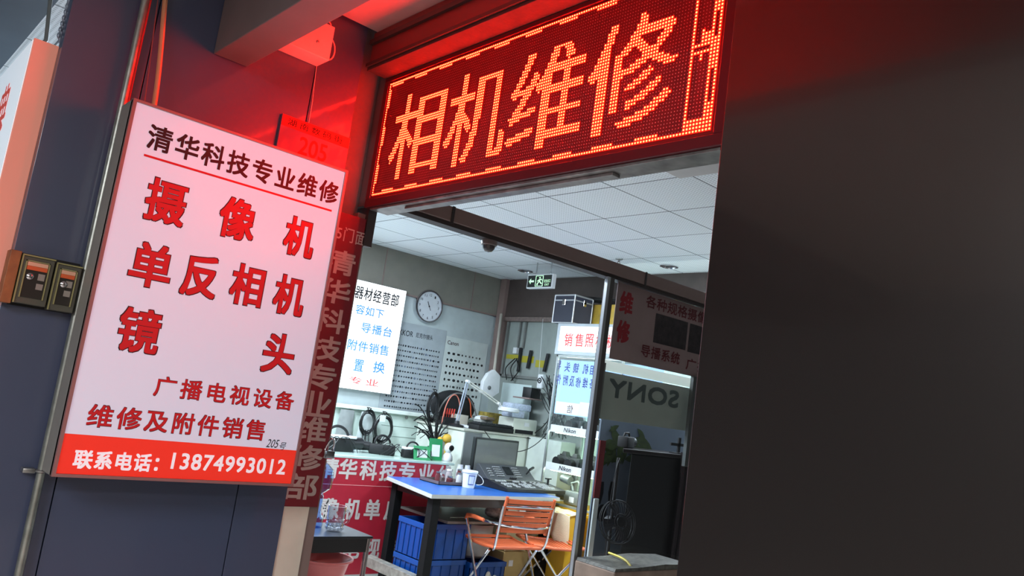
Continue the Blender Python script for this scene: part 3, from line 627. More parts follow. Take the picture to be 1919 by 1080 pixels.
# camcorder shape on the cabinet
T = thing('camcorder', 'dark camcorder lying on top of the black cabinet', 'camcorder', (4.0, 3.28, -.149))
mb = MB(); mb.obox((3.97, 3.27, -.114), (.12, .07, .068), .3, .008); mb.build('body', M_BLACKM, T, True)
mb = MB(); mb.cyl((4.015, 3.285, -.112), (4.08, 3.305, -.112), .026, .030, 16); mb.build('lens', M_BLACK, T, True)
mb = MB(); mb.tube([(3.93, 3.26, -.082), (3.94, 3.26, -.06), (4.0, 3.28, -.058), (4.015, 3.285, -.082)], .007, 8); mb.build('handle', M_BLACKM, T, True)
mb = MB(); mb.box((4.34, 3.20, -.10), (4.62, 3.21, -.082)); mb.box((4.42, 3.20, -.149), (4.445, 3.21, -.045)); mb.box((4.38, 3.17, -.149), (4.48, 3.24, -.142)); solo('dark_cross_stand', mb, M_BLACKM, 'dark cross shaped stand on the black cabinet next to the column', 'stand')
# pedestal fan
T = thing('pedestal_fan', 'black pedestal fan with round wire cage behind the window', 'fan', (3.5, 2.90, FL))
fc = py(1158, 979, 2.99); ax = Vector((-.18, -.95, .22)).normalized(); q = Vector((0, 0, 1)).rotation_difference(ax)
mb = MB(); R_ = .122
for rr, dd in ((R_, 0), (R_*.97, .018), (R_*.97, -.018), (R_*.35, .028)): mb.torus(fc+ax*dd, rr, .0028, ax, 40, 6)
for k in range(30):
    a = 2*PI*k/30; e = q @ Vector((math.cos(a), math.sin(a), 0)); mb.tube([fc+ax*.03+e*.02, fc+ax*.026+e*R_*.6, fc+e*R_], .0008, 4); 
mb.lathe(fc+ax*.026, [(.028, 0), (.028, .006), (.001, .008)], 20, ax); mb.build('cage', M_BLACKM, T, True)
mb = MB()
for k in range(4):
    a = 2*PI*k/4; e = q @ Vector((math.cos(a), math.sin(a), 0)); g = ax.cross(e); mb.prism([(0, 0)], 0, 0) if False else mb._add([fc+e*.02+g*.01, fc+e*.1+g*.045+ax*.008, fc+e*.1-g*.035-ax*.008, fc+e*.02-g*.02], [(0, 1, 2, 3)])
mb.build('blades', mat('fan_blade', (44, 44, 48), .4), T)
mb = MB(); mb.cyl(fc-ax*.08, fc-ax*.01, .04, .03, 16); mb.build('motor', M_BLACKM, T, True)
pt = py(1157, 852, 2.93); pb = (fc.x+.0, 2.93, FL)
mb = MB(); mb.cyl((fc.x-.02, 3.02, FL+.02), (fc.x-.02, 3.02, -.20), .010, n=12); mb.build('pole', M_BLACKM, T, True)
mb = MB(); mb.lathe((fc.x-.02, 2.99, FL+.001), [(.12, 0), (.12, .012), (.03, .03), (.001, .03)], 28); mb.build('base', M_BLACKM, T, True)
mb = MB(); mb.tube(bez((fc.x-.02, 3.01, -.2), (fc.x-.08, 3.0, -.28), (fc.x-.09, 3.0, -.6), (fc.x-.03, 3.01, -.95), 12), .003, 6); mb.build('cord', M_CABLE, T, True)
# carton with yellow strap outside the window foot
T = thing('taped_carton', 'scuffed brown cardboard carton with a yellow strap at the foot of the window', 'carton', (3.45, 2.7, FL))
a = pz(1078, 1046, -.70)
mb = MB(); mb.box((3.10, 2.53, FL), (3.75, 2.79, -.705), .006); mb.build('box', mat('cardboard', (150, 128, 112), .8, var=.2, nscale=12), T)
mb = MB(); mb.prism([(3.103, -.704), (3.747, -.704), (3.74, -.685), (3.5, -.678), (3.3, -.688), (3.11, -.69)], 2.535, 2.785, 1); mb.build('flap', mat('dark_grey_plastic_cover', (96, 94, 86), .6, var=.4, nscale=40, bump=.3), T)
mb = MB(); mb.tube(bez((3.26, 2.525, -.95), (3.24, 2.52, -.66), (3.27, 2.55, -.665), (3.34, 2.78, -.672), 12), .006, 6); mb.build('strap', mat('yellow_strap', (206, 186, 40), .5), T, True)

# ================================================================== SHOP COUNTER WITH RED BANNER
CY, CT = 5.97, -.59
T = thing('display_counter', 'white shop counter whose front carries the red banner', 'counter', (3.9, 6.3, FL))
mb = MB(); mb.box((2.6, CY+.004, FL), (4.74, 6.72, CT-.021), .003); mb.build('body', M_WHITE, T)
mb = MB(); mb.box((2.59, CY-.004, CT-.020), (4.80, 6.76, CT), .002); mb.build('top', mat('pale_green_glass_top', (176, 196, 186), .15), T)
T = thing('red_banner', 'red banner with white characters on the front of the shop counter', 'banner', (3.9, CY, FL))
mb = MB(); mb.box((2.62, CY-.0035, FL+.03), (4.70, CY+.003, CT-.022)); mb.build('cloth', mat('banner_red', (158, 30, 46), .4, var=.08), T)
mb = MB(); mb.box((2.62, CY-.0045, -.833), (4.70, CY-.0037, -.829)); mb.build('seam', mat('banner_seam', (214, 150, 150), .5), T)
mb = MB(); W_ = mat('banner_white', (186, 178, 172), .5)
def ban(s, xs, zc, w, h):
    for ch, x in zip(s, xs):
        put(mb, ch, (0, CY-.005, 0), (1, 0, 0), (0, 0, 1), x-w/2, zc-h/2, w, h, .032)
def bx(*q): return [py(x, y, CY).x for x, y in q]
ban('清华科技专业维修部', bx((617, 878), (652, 883), (690, 888), (726, 892), (761, 895), (797, 898), (833, 901))+[5.0, 5.2], -.70, .175, .17)
ban('摄像机单反', bx((600, 960), (618, 965), (658, 970), (695, 974), (732, 976)), -1.03, .165, .175)
ban('广播电视专业', bx((600, 1020), (620, 1030), (658, 1035), (695, 1040), (732, 1043), (770, 1046)), -1.355, .165, .17)
letters('lettering', mb, W_, T, 'white characters')

# low slatted cabinet along the back wall
T = thing('slat_cabinet', 'pale green-white slatted cabinet along the back wall under the posters', 'cabinet', (4.4, 7.1, FL))
mb = MB(); mb.box((2.6, 7.03, FL), (6.05, 7.16, -.235), .003); mb.build('body', mat('mint_white', (206, 222, 212), .4), T)
mb = MB(); mb.box((2.6, 6.98, -.234), (6.05, 7.16, -.195), .006); mb.build('ledge', mat('mint_ledge', (228, 238, 230), .35), T)
mb = MB()
for k in range(7): mb.box((4.62, 7.026, -.36-k*.105), (6.0, 7.0295, -.357-k*.105))
mb.build('slat_groove', mat('groove_grey', (138, 150, 146), .5), T)
mb = MB(); p = py(763, 783, 7.02); mb.lathe((p.x, 7.0295, p.z), [(.018, 0), (.018, .006), (.010, .012), (.001, .012)], 20, (0, -1, 0)); mb.build('lock', M_ALU, T, True)
# plastic bags and paper sheets hanging from it
def bag(cx, zt, w, h, y, m, label, nm='hanging_plastic_bag', cat='plastic bag'):
    mb = MB(); R = random.Random(int(cx*100)); n = 8
    v = [[mb.bm.verts.new((cx+(i/n-.5)*w*(.75+.25*j/6), y-.008-.02*math.sin(PI*j/6)*math.sin(PI*i/n)-R.uniform(0, .006), zt-h*j/6)) for i in range(n+1)] for j in range(7)]
    b = [[mb.bm.verts.new((q.co.x, y-.001, q.co.z)) for q in r] for r in v]
    for A, s in ((v, 1), (b, -1)):
        for j in range(6):
            for i in range(n): mb.bm.faces.new([A[j][i], A[j][i+1], A[j+1][i+1], A[j+1][i]][::s])
    for i in range(n): mb.bm.faces.new((v[0][i+1], v[0][i], b[0][i], b[0][i+1])); mb.bm.faces.new((v[6][i], v[6][i+1], b[6][i+1], b[6][i]))
    for j in range(6): mb.bm.faces.new((v[j][0], v[j+1][0], b[j+1][0], b[j][0])); mb.bm.faces.new((v[j+1][n], v[j][n], b[j][n], b[j+1][n]))
    return solo(nm, mb, m, label, cat, smooth=True)
MP1 = mat('milky_plastic', (196, 204, 202), .3, var=.12, nscale=15); MP2 = mat('grey_plastic_bag', (140, 144, 142), .35, var=.15, nscale=15)
bag(4.18, -.245, .20, .36, 7.0, MP2, 'grey plastic bag hanging on the slatted cabinet nearest the maroon sign')
bag(4.42, -.245, .20, .44, 6.995, MP1, 'milky plastic bag hanging left of the looped cables')
for k, (q0, q1, lab) in enumerate((((668, 817), (700, 852), 'white paper sheet hanging below the left cable loop'), ((700, 818), (722, 855), 'white paper sheet hanging below the right cable loop'))):
    a, b = py(*q0, 7.02), py(*q1, 7.02); mb = MB(); mb.box((a.x, 7.018, b.z), (b.x, 7.0235, a.z)); solo('paper_sheet', mb, mat('paper', (216, 220, 216), .6), lab, 'paper')

def coil(cx, cz, rx, rz, y, turns, label, tails=3, m=M_CABLE, seed=1):
    R = random.Random(seed); mb = MB()
    for t in range(turns):
        ox, oz, a, b = R.uniform(-.012, .012), R.uniform(-.015, .015), rx*R.uniform(.82, 1.05), rz*R.uniform(.85, 1.05); ph = R.uniform(0, 6)
        mb.tube([(cx+ox+a*math.cos(2*PI*i/28), y-.006-.012*t/turns*2+.003*math.sin(2*PI*i/14+ph), cz+oz+b*math.sin(2*PI*i/28)) for i in range(28)], .0042, 5, closed=True)
    for t in range(tails):
        x = cx+R.uniform(-rx, rx)*.7; L = R.uniform(.12, .3)
        mb.tube(bez((x, y-.01, cz-rz*.6), (x+R.uniform(-.08, .08), y-.01, cz-rz-.05), (x+R.uniform(-.1, .1), y-.01, cz-rz-L*.6), (x+R.uniform(-.1, .1), y-.01, cz-rz-L), 8), .004, 5)
    mb.tube([(cx-.02, y-.012, cz+rz+.03), (cx, y-.016, cz+rz-.01), (cx+.02, y-.012, cz+rz+.03)], .006, 5)
    mb.tube([(cx, y+.03, cz+rz+.03), (cx, y-.02, cz+rz+.03)], .006, 6)
    return solo('coiled_cable', mb, m, label, 'cable', smooth=True)
p = py(688, 792, 6.93); coil(p.x, p.z, .085, .115, 6.935, 9, 'left black cable loop hanging on the slatted cabinet', 4, seed=2)
p = py(717, 803, 6.90); coil(p.x, p.z, .105, .135, 6.905, 10, 'right black cable loop hanging on the slatted cabinet under a white tag', 5, seed=5)
p = py(718, 785, 6.87); mb = MB(); mb.box((p.x-.035, 6.866, p.z-.03), (p.x+.03, 6.872, p.z+.035), .001); solo('white_plug_tag', mb, M_WHITEP, 'white plug tag on top of the right cable loop', 'plug')
p = py(811, 762, 6.745); coil(p.x, p.z, .068, .145, 6.75, 14, 'tall tight bundle of black cable beside the desk lamp', 5, seed=9)

# things lying on the counter
def rig(c, s, label, seed, scale=1.0, white=True):
    T = thing('camera_rig', label, 'camera', (c[0], c[1], c[2])); x, y, z = c; k = scale
    mb = MB(); mb.obox((x, y, z+.045*k), (.24*k, .10*k, .088*k), s, .012); mb.build('body', M_BLACKM, T, True)
    mb = MB(); d = Vector((math.cos(s), math.sin(s), 0)); mb.cyl(Vector((x, y, z+.06*k))+d*.11*k, Vector((x, y, z+.06*k))+d*.21*k, .038*k, .045*k, 18); mb.build('lens', M_BLACK, T, True)
    if white:
        mb = MB(); mb.obox((x+.01, y, z+.102*k), (.26*k, .09*k, .022), s, .006); mb.build('top_panel', M_WHITEP, T, True)
    mb = MB(); mb.tube(bez((x-.09*k, y, z+.10*k), (x-.08*k, y, z+.2*k), (x+.05*k, y, z+.19*k), (x+.08*k, y, z+.11*k)), .010*k, 8); mb.build('handle', M_BLACKM, T, True)
    R = random.Random(seed); mb = MB()
    for i in range(4):
        a = (x+R.uniform(-.12, .1)*k, y-.05, z+.06*k); mb.tube(bez(a, (a[0]+R.uniform(-.1, .1), y-.1, z+.16*k), (a[0]+R.uniform(0, .15), y-.12, z+.1), (a[0]+R.uniform(-.15, .2), y-.1, z+.004), 8), .0035, 5)
    mb.build('cord', M_CABLE, T, True); return T
p = pz(655, 852, CT); rig((p.x, 6.32, CT+.001), .15, 'black camcorder with a white top panel at the left end of the counter', 1, 1.25)
p = py(715, 850, 6.3); rig((p.x, 6.30, CT+.001), 2.6, 'black camcorder with a raised handle in the middle of the counter', 2, 1.0, False)
p = py(752, 848, 6.2); rig((p.x+.10, 6.16, CT+.001), -.2, 'smaller black camcorder with a white panel beside the green stands', 3, .85)
p = py(618, 846, 6.3)
mb = MB(); mb.obox((p.x-.16, 6.28, CT+.036), (.16, .12, .07), .4, .015); solo('black_pouch', mb, M_BLACKM, 'black pouch at the far left of the counter', 'pouch', smooth=True)
for k, (x, y, lab) in enumerate(((660, 829, 'small white and dark shaver-like device lying behind the camcorder'), )):
    p = py(x, y, 6.55); mb = MB(); mb.obox((p.x, 6.55, CT+.09), (.16, .06, .05), Matrix.Rotation(.5, 3, 'Y'), .018); mb.box((p.x-.03, 6.53, CT+.001), (p.x+.03, 6.57, CT+.07)); solo('handheld_device', mb, mat('dark_violet_plastic', (60, 60, 80), .4), lab, 'device', smooth=True)
def stand(q, w, h, Y, label):
    p = py(*q, Y); T = thing('payment_stand', label, 'sign stand', (p.x, Y, CT), group=None)
    mb = MB(); mb.hexa([(p.x-w/2, Y, CT+.001), (p.x+w/2, Y, CT+.001), (p.x+w/2, Y+.006, CT+.001), (p.x-w/2, Y+.006, CT+.001), (p.x-w/2, Y+.03, CT+h), (p.x+w/2, Y+.03, CT+h), (p.x+w/2, Y+.036, CT+h), (p.x-w/2, Y+.036, CT+h)], .001); mb.build('card', mat('payment_green', (38, 140, 84), .35), T)
    mb = MB(); mb.hexa([(p.x-w*.3, Y+.005, CT+h*.18), (p.x+w*.3, Y+.005, CT+h*.18), (p.x+w*.3, Y+.007, CT+h*.18), (p.x-w*.3, Y+.007, CT+h*.18), (p.x-w*.3, Y+.0185, CT+h*.72), (p.x+w*.3, Y+.0185, CT+h*.72), (p.x+w*.3, Y+.021, CT+h*.72), (p.x-w*.3, Y+.021, CT+h*.72)]); mb.build('white_square', M_WHITEP, T)
stand((818, 850), .155, .20, 6.12, 'taller green payment stand with a white square on the counter')
stand((793, 854), .19, .125, 6.05, 'lower green payment card standing left of the taller one')
p = py(841, 845, 6.15); T = thing('security_camera', 'white round-headed home camera on the counter beside the green stands', 'camera', (p.x, 6.15, CT))
mb = MB(); mb.lathe((p.x, 6.15, CT+.001), [(.048, 0), (.052, .01), (.045, .05), (.03, .075), (.001, .08)], 24); mb.build('base', M_WHITEP, T, True)
mb = MB(); mb.ell((p.x, 6.15, CT+.125), (.045, .045, .05)); mb.build('head', M_WHITEP, T, True)
mb = MB(); mb.lathe((p.x, 6.112, CT+.127), [(.028, 0), (.026, .010), (.008, .014), (.001, .012)], 20, (0, -1, 0)); mb.build('lens_face', M_BLACK, T, True)
# bunch of cables and pliers in a cup
p = py(815, 835, 6.45); T = thing('cable_bunch', 'bunch of black leads and clips rising from a holder behind the green stands', 'cables', (p.x, 6.45, CT))
mb = MB(); mb.lathe((p.x, 6.45, CT+.001), [(.06, 0), (.07, .10), (.062, .10), (.055, .01), (.001, .01)], 20); mb.build('holder', M_BLACK, T, True)
mb = MB(); R = random.Random(3)
for i in range(34):
    a = R.uniform(0, 2*PI); r = R.uniform(.06, .30); h = R.uniform(.22, .50)
    mb.tube(bez((p.x+R.uniform(-.03, .03), 6.45+R.uniform(-.03, .03), CT+.02), (p.x, 6.45, CT+.16), (p.x+r*math.cos(a)*.6, 6.45+.3*r*math.sin(a), CT+h), (p.x+r*math.cos(a), 6.45+.4*r*math.sin(a), CT+h*R.uniform(.6, 1.1)), 8), R.choice([.004, .005, .006]), 5)
mb.build('leads', M_CABLE, T, True)
p = py(838, 822, 6.4); mb = MB(); mb.ell((p.x, 6.40, p.z), (.05, .045, .045)); mb.cyl((p.x, 6.40, CT+.001), (p.x, 6.40, p.z), .012, n=10); mb.ell((p.x-.07, 6.42, p.z-.02), (.03, .03, .03)); solo('yellow_microphone_ball', mb, mat('yellow_foam', (206, 166, 60), .7), 'yellow foam ball on a stalk behind the white camera', 'foam ball', smooth=True)

# ================================================================== BLUE TOPPED WORKBENCH
TZ = -.735
A0 = pz(810, 927, TZ); A1 = pz(724, 892, TZ); A2 = pz(1050, 933, TZ)
A1.y = 5.93; TR = Vector((A2.x+.12, 5.93, 0))
T = thing('blue_workbench', 'workbench with blue top, pale edge and black metal legs', 'workbench', (4.6, 5.4, FL))
poly = [(A0.x, A0.y), (A2.x, A2.y), (TR.x, TR.y), (A1.x, A1.y)]
mb = MB(); mb.prism(poly, TZ-.032, TZ-.002, 2, .001); mb.build('edge_board', mat('pale_edge', (176, 178, 172), .45), T)
mb = MB(); c = Vector((sum(q[0] for q in poly)/4, sum(q[1] for q in poly)/4)); mb.prism([tuple(c+(Vector(q)-c)*.993) for q in poly], TZ-.0018, TZ, 2); mb.build('blue_top', mat('blue_mat', (30, 88, 164), .28), T)
def leg(x, y, w=.075):
    mb = MB(); mb.box((x-w/2, y-w/2, FL), (x+w/2, y+w/2, TZ-.033), .003); mb.build('leg', mat('satin_black_paint', (12, 12, 13), .7, spec=.2), T)
for x, y in ((A0.x+.10, A0.y+.09), (A1.x+.08, 5.86), (A2.x-.06, A2.y+.08), (TR.x-.08, 5.86)): leg(x, y)
mb = MB(); mb.box((A0.x+.14, A0.y+.06, TZ-.10), (A2.x-.10, A0.y+.09, TZ-.034)); mb.box((A1.x+.05, A0.y+.14, TZ-.10), (A1.x+.08, 5.82, TZ-.034)); mb.box((A1.x+.12, 5.86, TZ-.11), (TR.x-.12, 5.88, TZ-.034)); mb.build('apron', M_BLACK, T)
mb = MB(); mb.box((A0.x+.32, A0.y+.16, -.985), (A2.x-.12, 5.8, -.965)); mb.build('steel_shelf', mat('dull_steel_shelf', (110, 108, 104), .4, .6), T)
mb = MB(); mb.box((A0.x+.02, A0.y+.135, FL+.15), (A0.x+.10, 5.80, FL+.23), .004); mb.build('foot_bar', mat('worn_foot_bar', (150, 148, 138), .4, .5, var=.3, nscale=20), T)
# rolls of tape and tools on the steel shelf
p = py(927, 967, 5.3); mb = MB(); mb.ell((p.x, 5.30, -.912), (.10, .08, .052)); mb.torus((p.x+.02, 5.25, -.908), .045, .012, (.3, -1, .2), 20, 6)
solo('wrapped_tool', mb, mat('black_white_bundle', (150, 150, 148), .4, var=.8, nscale=22), 'black and white bundle lying on the steel shelf under the workbench', 'bundle', smooth=True)
p = py(880, 968, 5.25); mb = MB(); mb.cyl((p.x-.2, 5.25, -.957), (p.x+.16, 5.25, -.952), .007, n=8); solo('metal_rod', mb, M_ALU, 'thin metal rod on the steel shelf under the workbench', 'rod', smooth=True)
def crate(x0, x1, y0, y1, z0, z1, label, group='blue crates under the workbench'):
    T = thing('plastic_crate', label, 'crate', ((x0+x1)/2, (y0+y1)/2, z0)); 
    mb = MB(); t = .006; mb.box((x0, y0, z0), (x1, y1, z0+.006)); 
    for a, b in (((x0, y0, z0), (x1, y0+t, z1)), ((x0, y1-t, z0), (x1, y1, z1)), ((x0, y0, z0), (x0+t, y1, z1)), ((x1-t, y0, z0), (x1, y1, z1))): mb.box(a, b)
    mb.build('body', mat('crate_blue', (9, 60, 128), .35), T)
    mb = MB(); mb.box((x0-.008, y0-.008, z1-.04), (x1+.008, y0-.0003, z1), .002); mb.box((x0-.008, y0, z1-.04), (x0-.0003, y1, z1), .002); mb.build('rim', mat('crate_blue_rim', (12, 66, 136), .35), T)
    mb = MB()
    for k in range(5):
        x = x0+(x1-x0)*(k+.5)/5; mb.box((x-.006, y0-.007, z0+.01), (x+.006, y0-.0003, z1-.041))
        y = y0+(y1-y0)*(k+.5)/5; mb.box((x0-.007, y-.006, z0+.01), (x0-.0003, y+.006, z1-.041))
    mb.build('ribs', mat('crate_blue_rib', (8, 54, 118), .35), T)
x0 = A0.x+.14+.03
crate(3.97, 4.44, 5.20, 5.55, FL+.002, -1.285, 'lower blue crate at the left end under the workbench')
crate(3.97, 4.44, 5.20, 5.55, -1.283, -1.00, 'upper blue crate at the left end under the workbench')
crate(4.47, 4.86, 5.16, 5.78, FL+.002, -1.30, 'low blue crate with a pale cat picture under the workbench')
a = py(880, 1030, 5.15)
mb = MB(); R = random.Random(8)
c0 = (4.70, -1.455)
for dx, dz, rx, rz in ((0, 0, .055, .045), (-.03, .05, .03, .032), (.045, .02, .035, .03)):
    mb._add([(c0[0]+dx+rx*math.cos(2*PI*k/14)*(1+.15*math.sin(5*k)), 5.1515-.0003*dz, c0[1]+dz+rz*math.sin(2*PI*k/14)) for k in range(14)], [tuple(range(14))])
solo('crate_sticker', mb, mat('pale_sticker', (196, 196, 184), .6, var=.4, nscale=40), 'pale torn sticker on the front of the low blue crate', 'sticker')
T = thing('translucent_bin', 'milky grey plastic bin standing on the low blue crate', 'bin', (4.66, 5.45, -1.298))
mb = MB(); mb.lathe((4.66, 5.43, -1.297), [(.15, 0), (.17, .02), (.19, .27), (.20, .28), (.185, .285), (.16, .03), (.001, .03)], 4 if False else 28); mb.build('tub', mat('milky_bin', (168, 164, 160), .4), T, True)
T = thing('cardboard_carton', 'yellowish cardboard carton with a white label under the workbench', 'carton', (5.0, 5.3, FL))
mb = MB(); mb.box((4.90, 5.24, FL+.002), (5.20, 5.6, -1.24), .003); mb.build('box', mat('tan_carton', (188, 164, 108), .75, var=.1), T)
mb = MB(); mb.box((4.97, 5.2365, -1.36), (5.02, 5.2395, -1.31)); mb.build('label', M_WHITEP, T)
T = thing('small_carton', 'small cream carton stacked on the yellowish cardboard carton', 'carton', (5.0, 5.3, -1.238))
mb = MB(); mb.box((4.93, 5.27, -1.238), (5.18, 5.55, -1.04), .003); mb.build('box', mat('cream_carton', (206, 190, 150), .75), T)

# things on the workbench
def jar(x, y, r, h, m, label, lid=None, z=TZ):
    T = thing('glass_jar', label, 'jar', (x, y, z+.001), group='small glass jars on the workbench tray')
    mb = MB(); mb.lathe((x, y, z), [(r, 0), (r, h*.8), (r*.75, h*.9), (r*.75, h), (r*.6, h), (r*.6, h*.85), (r*.85, h*.75), (r*.85, .006), (.001, .006)], 18); mb.build('jar', m, T, True)
    if lid: mb = MB(); mb.lathe((x, y, z+h+.0005), [(r*.8, 0), (r*.8, .012), (.001, .014)], 18); mb.build('lid', lid, T, True)
    return T
p = py(826, 890, 5.62)
T = thing('shallow_tray', 'clear shallow tray of small bottles on the blue workbench', 'tray', (4.55, 5.62, TZ))
tx0, tx1 = 4.30, 4.66
mb = MB(); mb.box((tx0, 5.52, TZ+.001), (tx1, 5.80, TZ+.006)); 
for a, b in (((tx0, 5.52, TZ+.001), (tx1, 5.524, TZ+.03)), ((tx0, 5.796, TZ+.001), (tx1, 5.80, TZ+.03)), ((tx0, 5.52, TZ+.001), (tx0+.004, 5.80, TZ+.03)), ((tx1-.004, 5.52, TZ+.001), (tx1, 5.80, TZ+.03))): mb.box(a, b)
mb.build('tray', mat('dark_clear_tray', (96, 84, 84), .15), T)
MJ = [mat('dark_red_jar', (92, 46, 48), .12), mat('grey_glass_jar', (150, 142, 144), .1), mat('clearish_jar', (176, 176, 180), .1)]
for k, (x, y, r, h, mm, lab) in enumerate(((4.34, 5.60, .024, .085, 0, 'leftmost dark jar on the tray'), (4.40, 5.66, .026, .06, 1, 'low grey jar second from the left on the tray'), (4.46, 5.58, .03, .055, 0, 'dark red jar at the front of the tray'), (4.52, 5.68, .028, .10, 1, 'tall grey jar in the middle of the tray'), (4.57, 5.59, .027, .085, 2, 'clear jar right of the middle on the tray'), (4.62, 5.66, .024, .11, 0, 'rightmost dark jar on the tray'))):
    jar(x, y, r, h, MJ[mm], lab, M_WHITEP if mm == 1 else M_ALU, TZ+.0065)
p = py(858, 890, 5.80)
for k, dx in enumerate((-.09, -.02, .05)):
    mb = MB(); x = 4.86+dx; mb.lathe((x, 5.84-.02*(k % 2), TZ+.001), [(.030, 0), (.033, .11), (.024, .135), (.024, .15), (.020, .15), (.026, .11), (.026, .006), (.001, .006)], 18)
    solo('plastic_bottle', mb, mat('frosted_bottle', (190, 192, 196), .2), ('leftmost', 'middle', 'rightmost')[k]+' frosted bottle in the row behind the white bucket', 'bottle', 'frosted bottles behind the bucket', smooth=True)
p = pz(878, 905, TZ); bxp = Vector((p.x+.02, 5.45, TZ)); q = py(879, 905, 5.45); bxp.x = q.x
T = thing('white_bucket', 'small white plastic bucket with a blue printed square on the blue workbench', 'bucket', tuple(bxp))
mb = MB(); mb.lathe((bxp.x, 5.45, TZ+.001), [(.052, 0), (.064, .125), (.070, .128), (.070, .142), (.066, .146), (.001, .147)], 32); mb.build('body', mat('bucket_white', (222, 228, 232), .35), T, True)
mb = MB()
for a0, a1, z0, z1 in ((-.6, .35, .03, .036), (-.6, .35, .105, .111), (-.6, -.54, .03, .111), (.29, .35, .03, .111)):
    n = 6
    for i in range(n):
        t0, t1 = a0+(a1-a0)*i/n, a0+(a1-a0)*(i+1)/n
        f = lambda t, z: (bxp.x+(.0535+.012*z/.125+.0008)*math.sin(t-.2), 5.45-(.0535+.012*z/.125+.0008)*math.cos(t-.2), TZ+z)
        mb._add([f(t0, z0), f(t1, z0), f(t1, z1), f(t0, z1)], [(0, 1, 2, 3)])
mb.build('printed_square', mat('print_blue', (40, 60, 140), .4), T)
mb = MB(); mb.tube(bez((bxp.x+.066, 5.42, TZ+.12), (bxp.x+.13, 5.38, TZ+.08), (bxp.x+.11, 5.36, TZ+.03), (bxp.x+.03, 5.38, TZ+.035), 12), .003, 6); mb.build('handle', M_WHITEP, T, True)
# video switcher console
T = thing('video_console', 'large black video mixing console with keypad and lever on the blue workbench', 'console', (5.0, 5.3, TZ))
xa, xb = 4.87, 5.60
Y0_, Y1_, Y2_ = 5.28, 5.54, 5.72
mb = MB(); mb.prism([(Y0_, TZ+.002), (Y2_, TZ+.002), (Y2_, TZ+.07), (Y1_, TZ+.07), (Y0_, TZ+.035)], xa, xb+.02, 0, .004); mb.build('lower_body', M_BLACK, T)
mb = MB(); mb.prism([(Y1_-.01, TZ+.07), (Y2_, TZ+.0705), (Y2_, TZ+.185), (Y2_-.03, TZ+.19)], xa-.01, xb-.13, 0, .004); mb.build('raised_panel', mat('console_grey', (58, 60, 62), .45), T)
def slope(y): return TZ+.035+(y-Y0_)/(Y1_-Y0_)*.035
mb = MB(); R = random.Random(2)
for r in range(5):
    yy = Y0_+.035+r*.042
    for k in range(24):
        x = xa+.05+k*(xb-xa-.08)/24
        if (k % 8) in (6, 7) or R.random() < .30 or (r == 3 and k < 12): continue
        mb.hexa([(x, yy, slope(yy)-.002), (x+.017, yy, slope(yy)-.002), (x+.017, yy+.026, slope(yy+.026)-.002), (x, yy+.026, slope(yy+.026)-.002), (x+.002, yy+.002, slope(yy)+.009), (x+.015, yy+.002, slope(yy)+.009), (x+.015, yy+.024, slope(yy+.024)+.009), (x+.002, yy+.024, slope(yy+.024)+.009)])
mb.build('white_keys', mat('key_white', (150, 152, 152), .4), T)
mb = MB()
def up(u, v):       # point on the sloping raised panel
    y = Y1_-.01+v*(Y2_-.03-(Y1_-.01)); return Vector((xa+u*(xb-.13-xa), y, TZ+.07+v*.12))
nrm = Vector((0, -.12, .17)).normalized()
for gx, cols, rows in ((.08, 3, 4), (.22, 6, 5), (.62, 5, 5)):
    for r in range(rows):
        for k in range(cols):
            c = up(gx+k*.026, .25+r*.14)+nrm*.004; mb.obox(c, (.011, .012, .008), Matrix.Rotation(math.atan2(.12, .17), 3, 'X'))
mb.build('keypad', mat('key_grey', (128, 130, 130), .4), T)
mb = MB(); mb.obox(up(.5, .62)+nrm*.003, (.09, .10, .006), Matrix.Rotation(math.atan2(.12, .17), 3, 'X')); mb.build('screen', mat('tiny_screen', (16, 18, 20), .1), T)
mb = MB()
for k in range(4): c = up(.45+k*.04, .12); mb.cyl(c, c+nrm*.016, .007, n=12)
mb.build('knobs', M_BLACKM, T, True)
mb = MB(); c = up(.88, .5); mb.cyl(c-nrm*.002, c+nrm*.05+Vector((.02, 0, .01)), .008, n=10); mb.obox(c+nrm*.055+Vector((.03, 0, .012)), (.06, .022, .018), Matrix.Rotation(-.5, 3, 'Y'), .004); mb.build('joystick', M_BLACK, T)
mb = MB(); mb.box((xb-.09, 5.42, slope(5.42)-.001), (xb-.075, 5.435, slope(5.42)+.06)); mb.box((xb-.12, 5.418, slope(5.42)+.06), (xb-.045, 5.437, slope(5.42)+.074), .003); mb.build('fader_lever', M_BLACK, T)
mb = MB(); mb.box((xa+.0, Y1_-.022, TZ+.0705), (xb-.02, Y1_-.014, TZ+.076)); mb.build('silver_trim', M_ALU, T)
# monitor
T = thing('monitor', 'wide grey computer monitor with black bezel behind the video console', 'monitor', (5.1, 5.75, TZ))
MY = 5.80; a, b = py(893, 820, MY), py(974, 827, MY); mz1 = (a.z+b.z)/2; mz0 = mz1-.36
mb = MB(); mb.box((a.x, MY, mz0), (b.x, MY+.045, mz1), .006); mb.build('case', M_BLACK, T)
mb = MB(); mb.box((a.x+.018, MY-.0025, mz0+.02), (b.x-.018, MY-.0003, mz1-.018)); mb.build('screen', mat('screen_grey', (104, 106, 104), .22), T)
mb = MB(); mb.box(((a.x+b.x)/2-.03, MY+.02, TZ+.012), ((a.x+b.x)/2+.03, MY+.042, mz0+.05)); mb.box(((a.x+b.x)/2-.11, MY-.06, TZ+.001), ((a.x+b.x)/2+.11, MY+.1, TZ+.013), .003); mb.build('foot', M_BLACK, T)

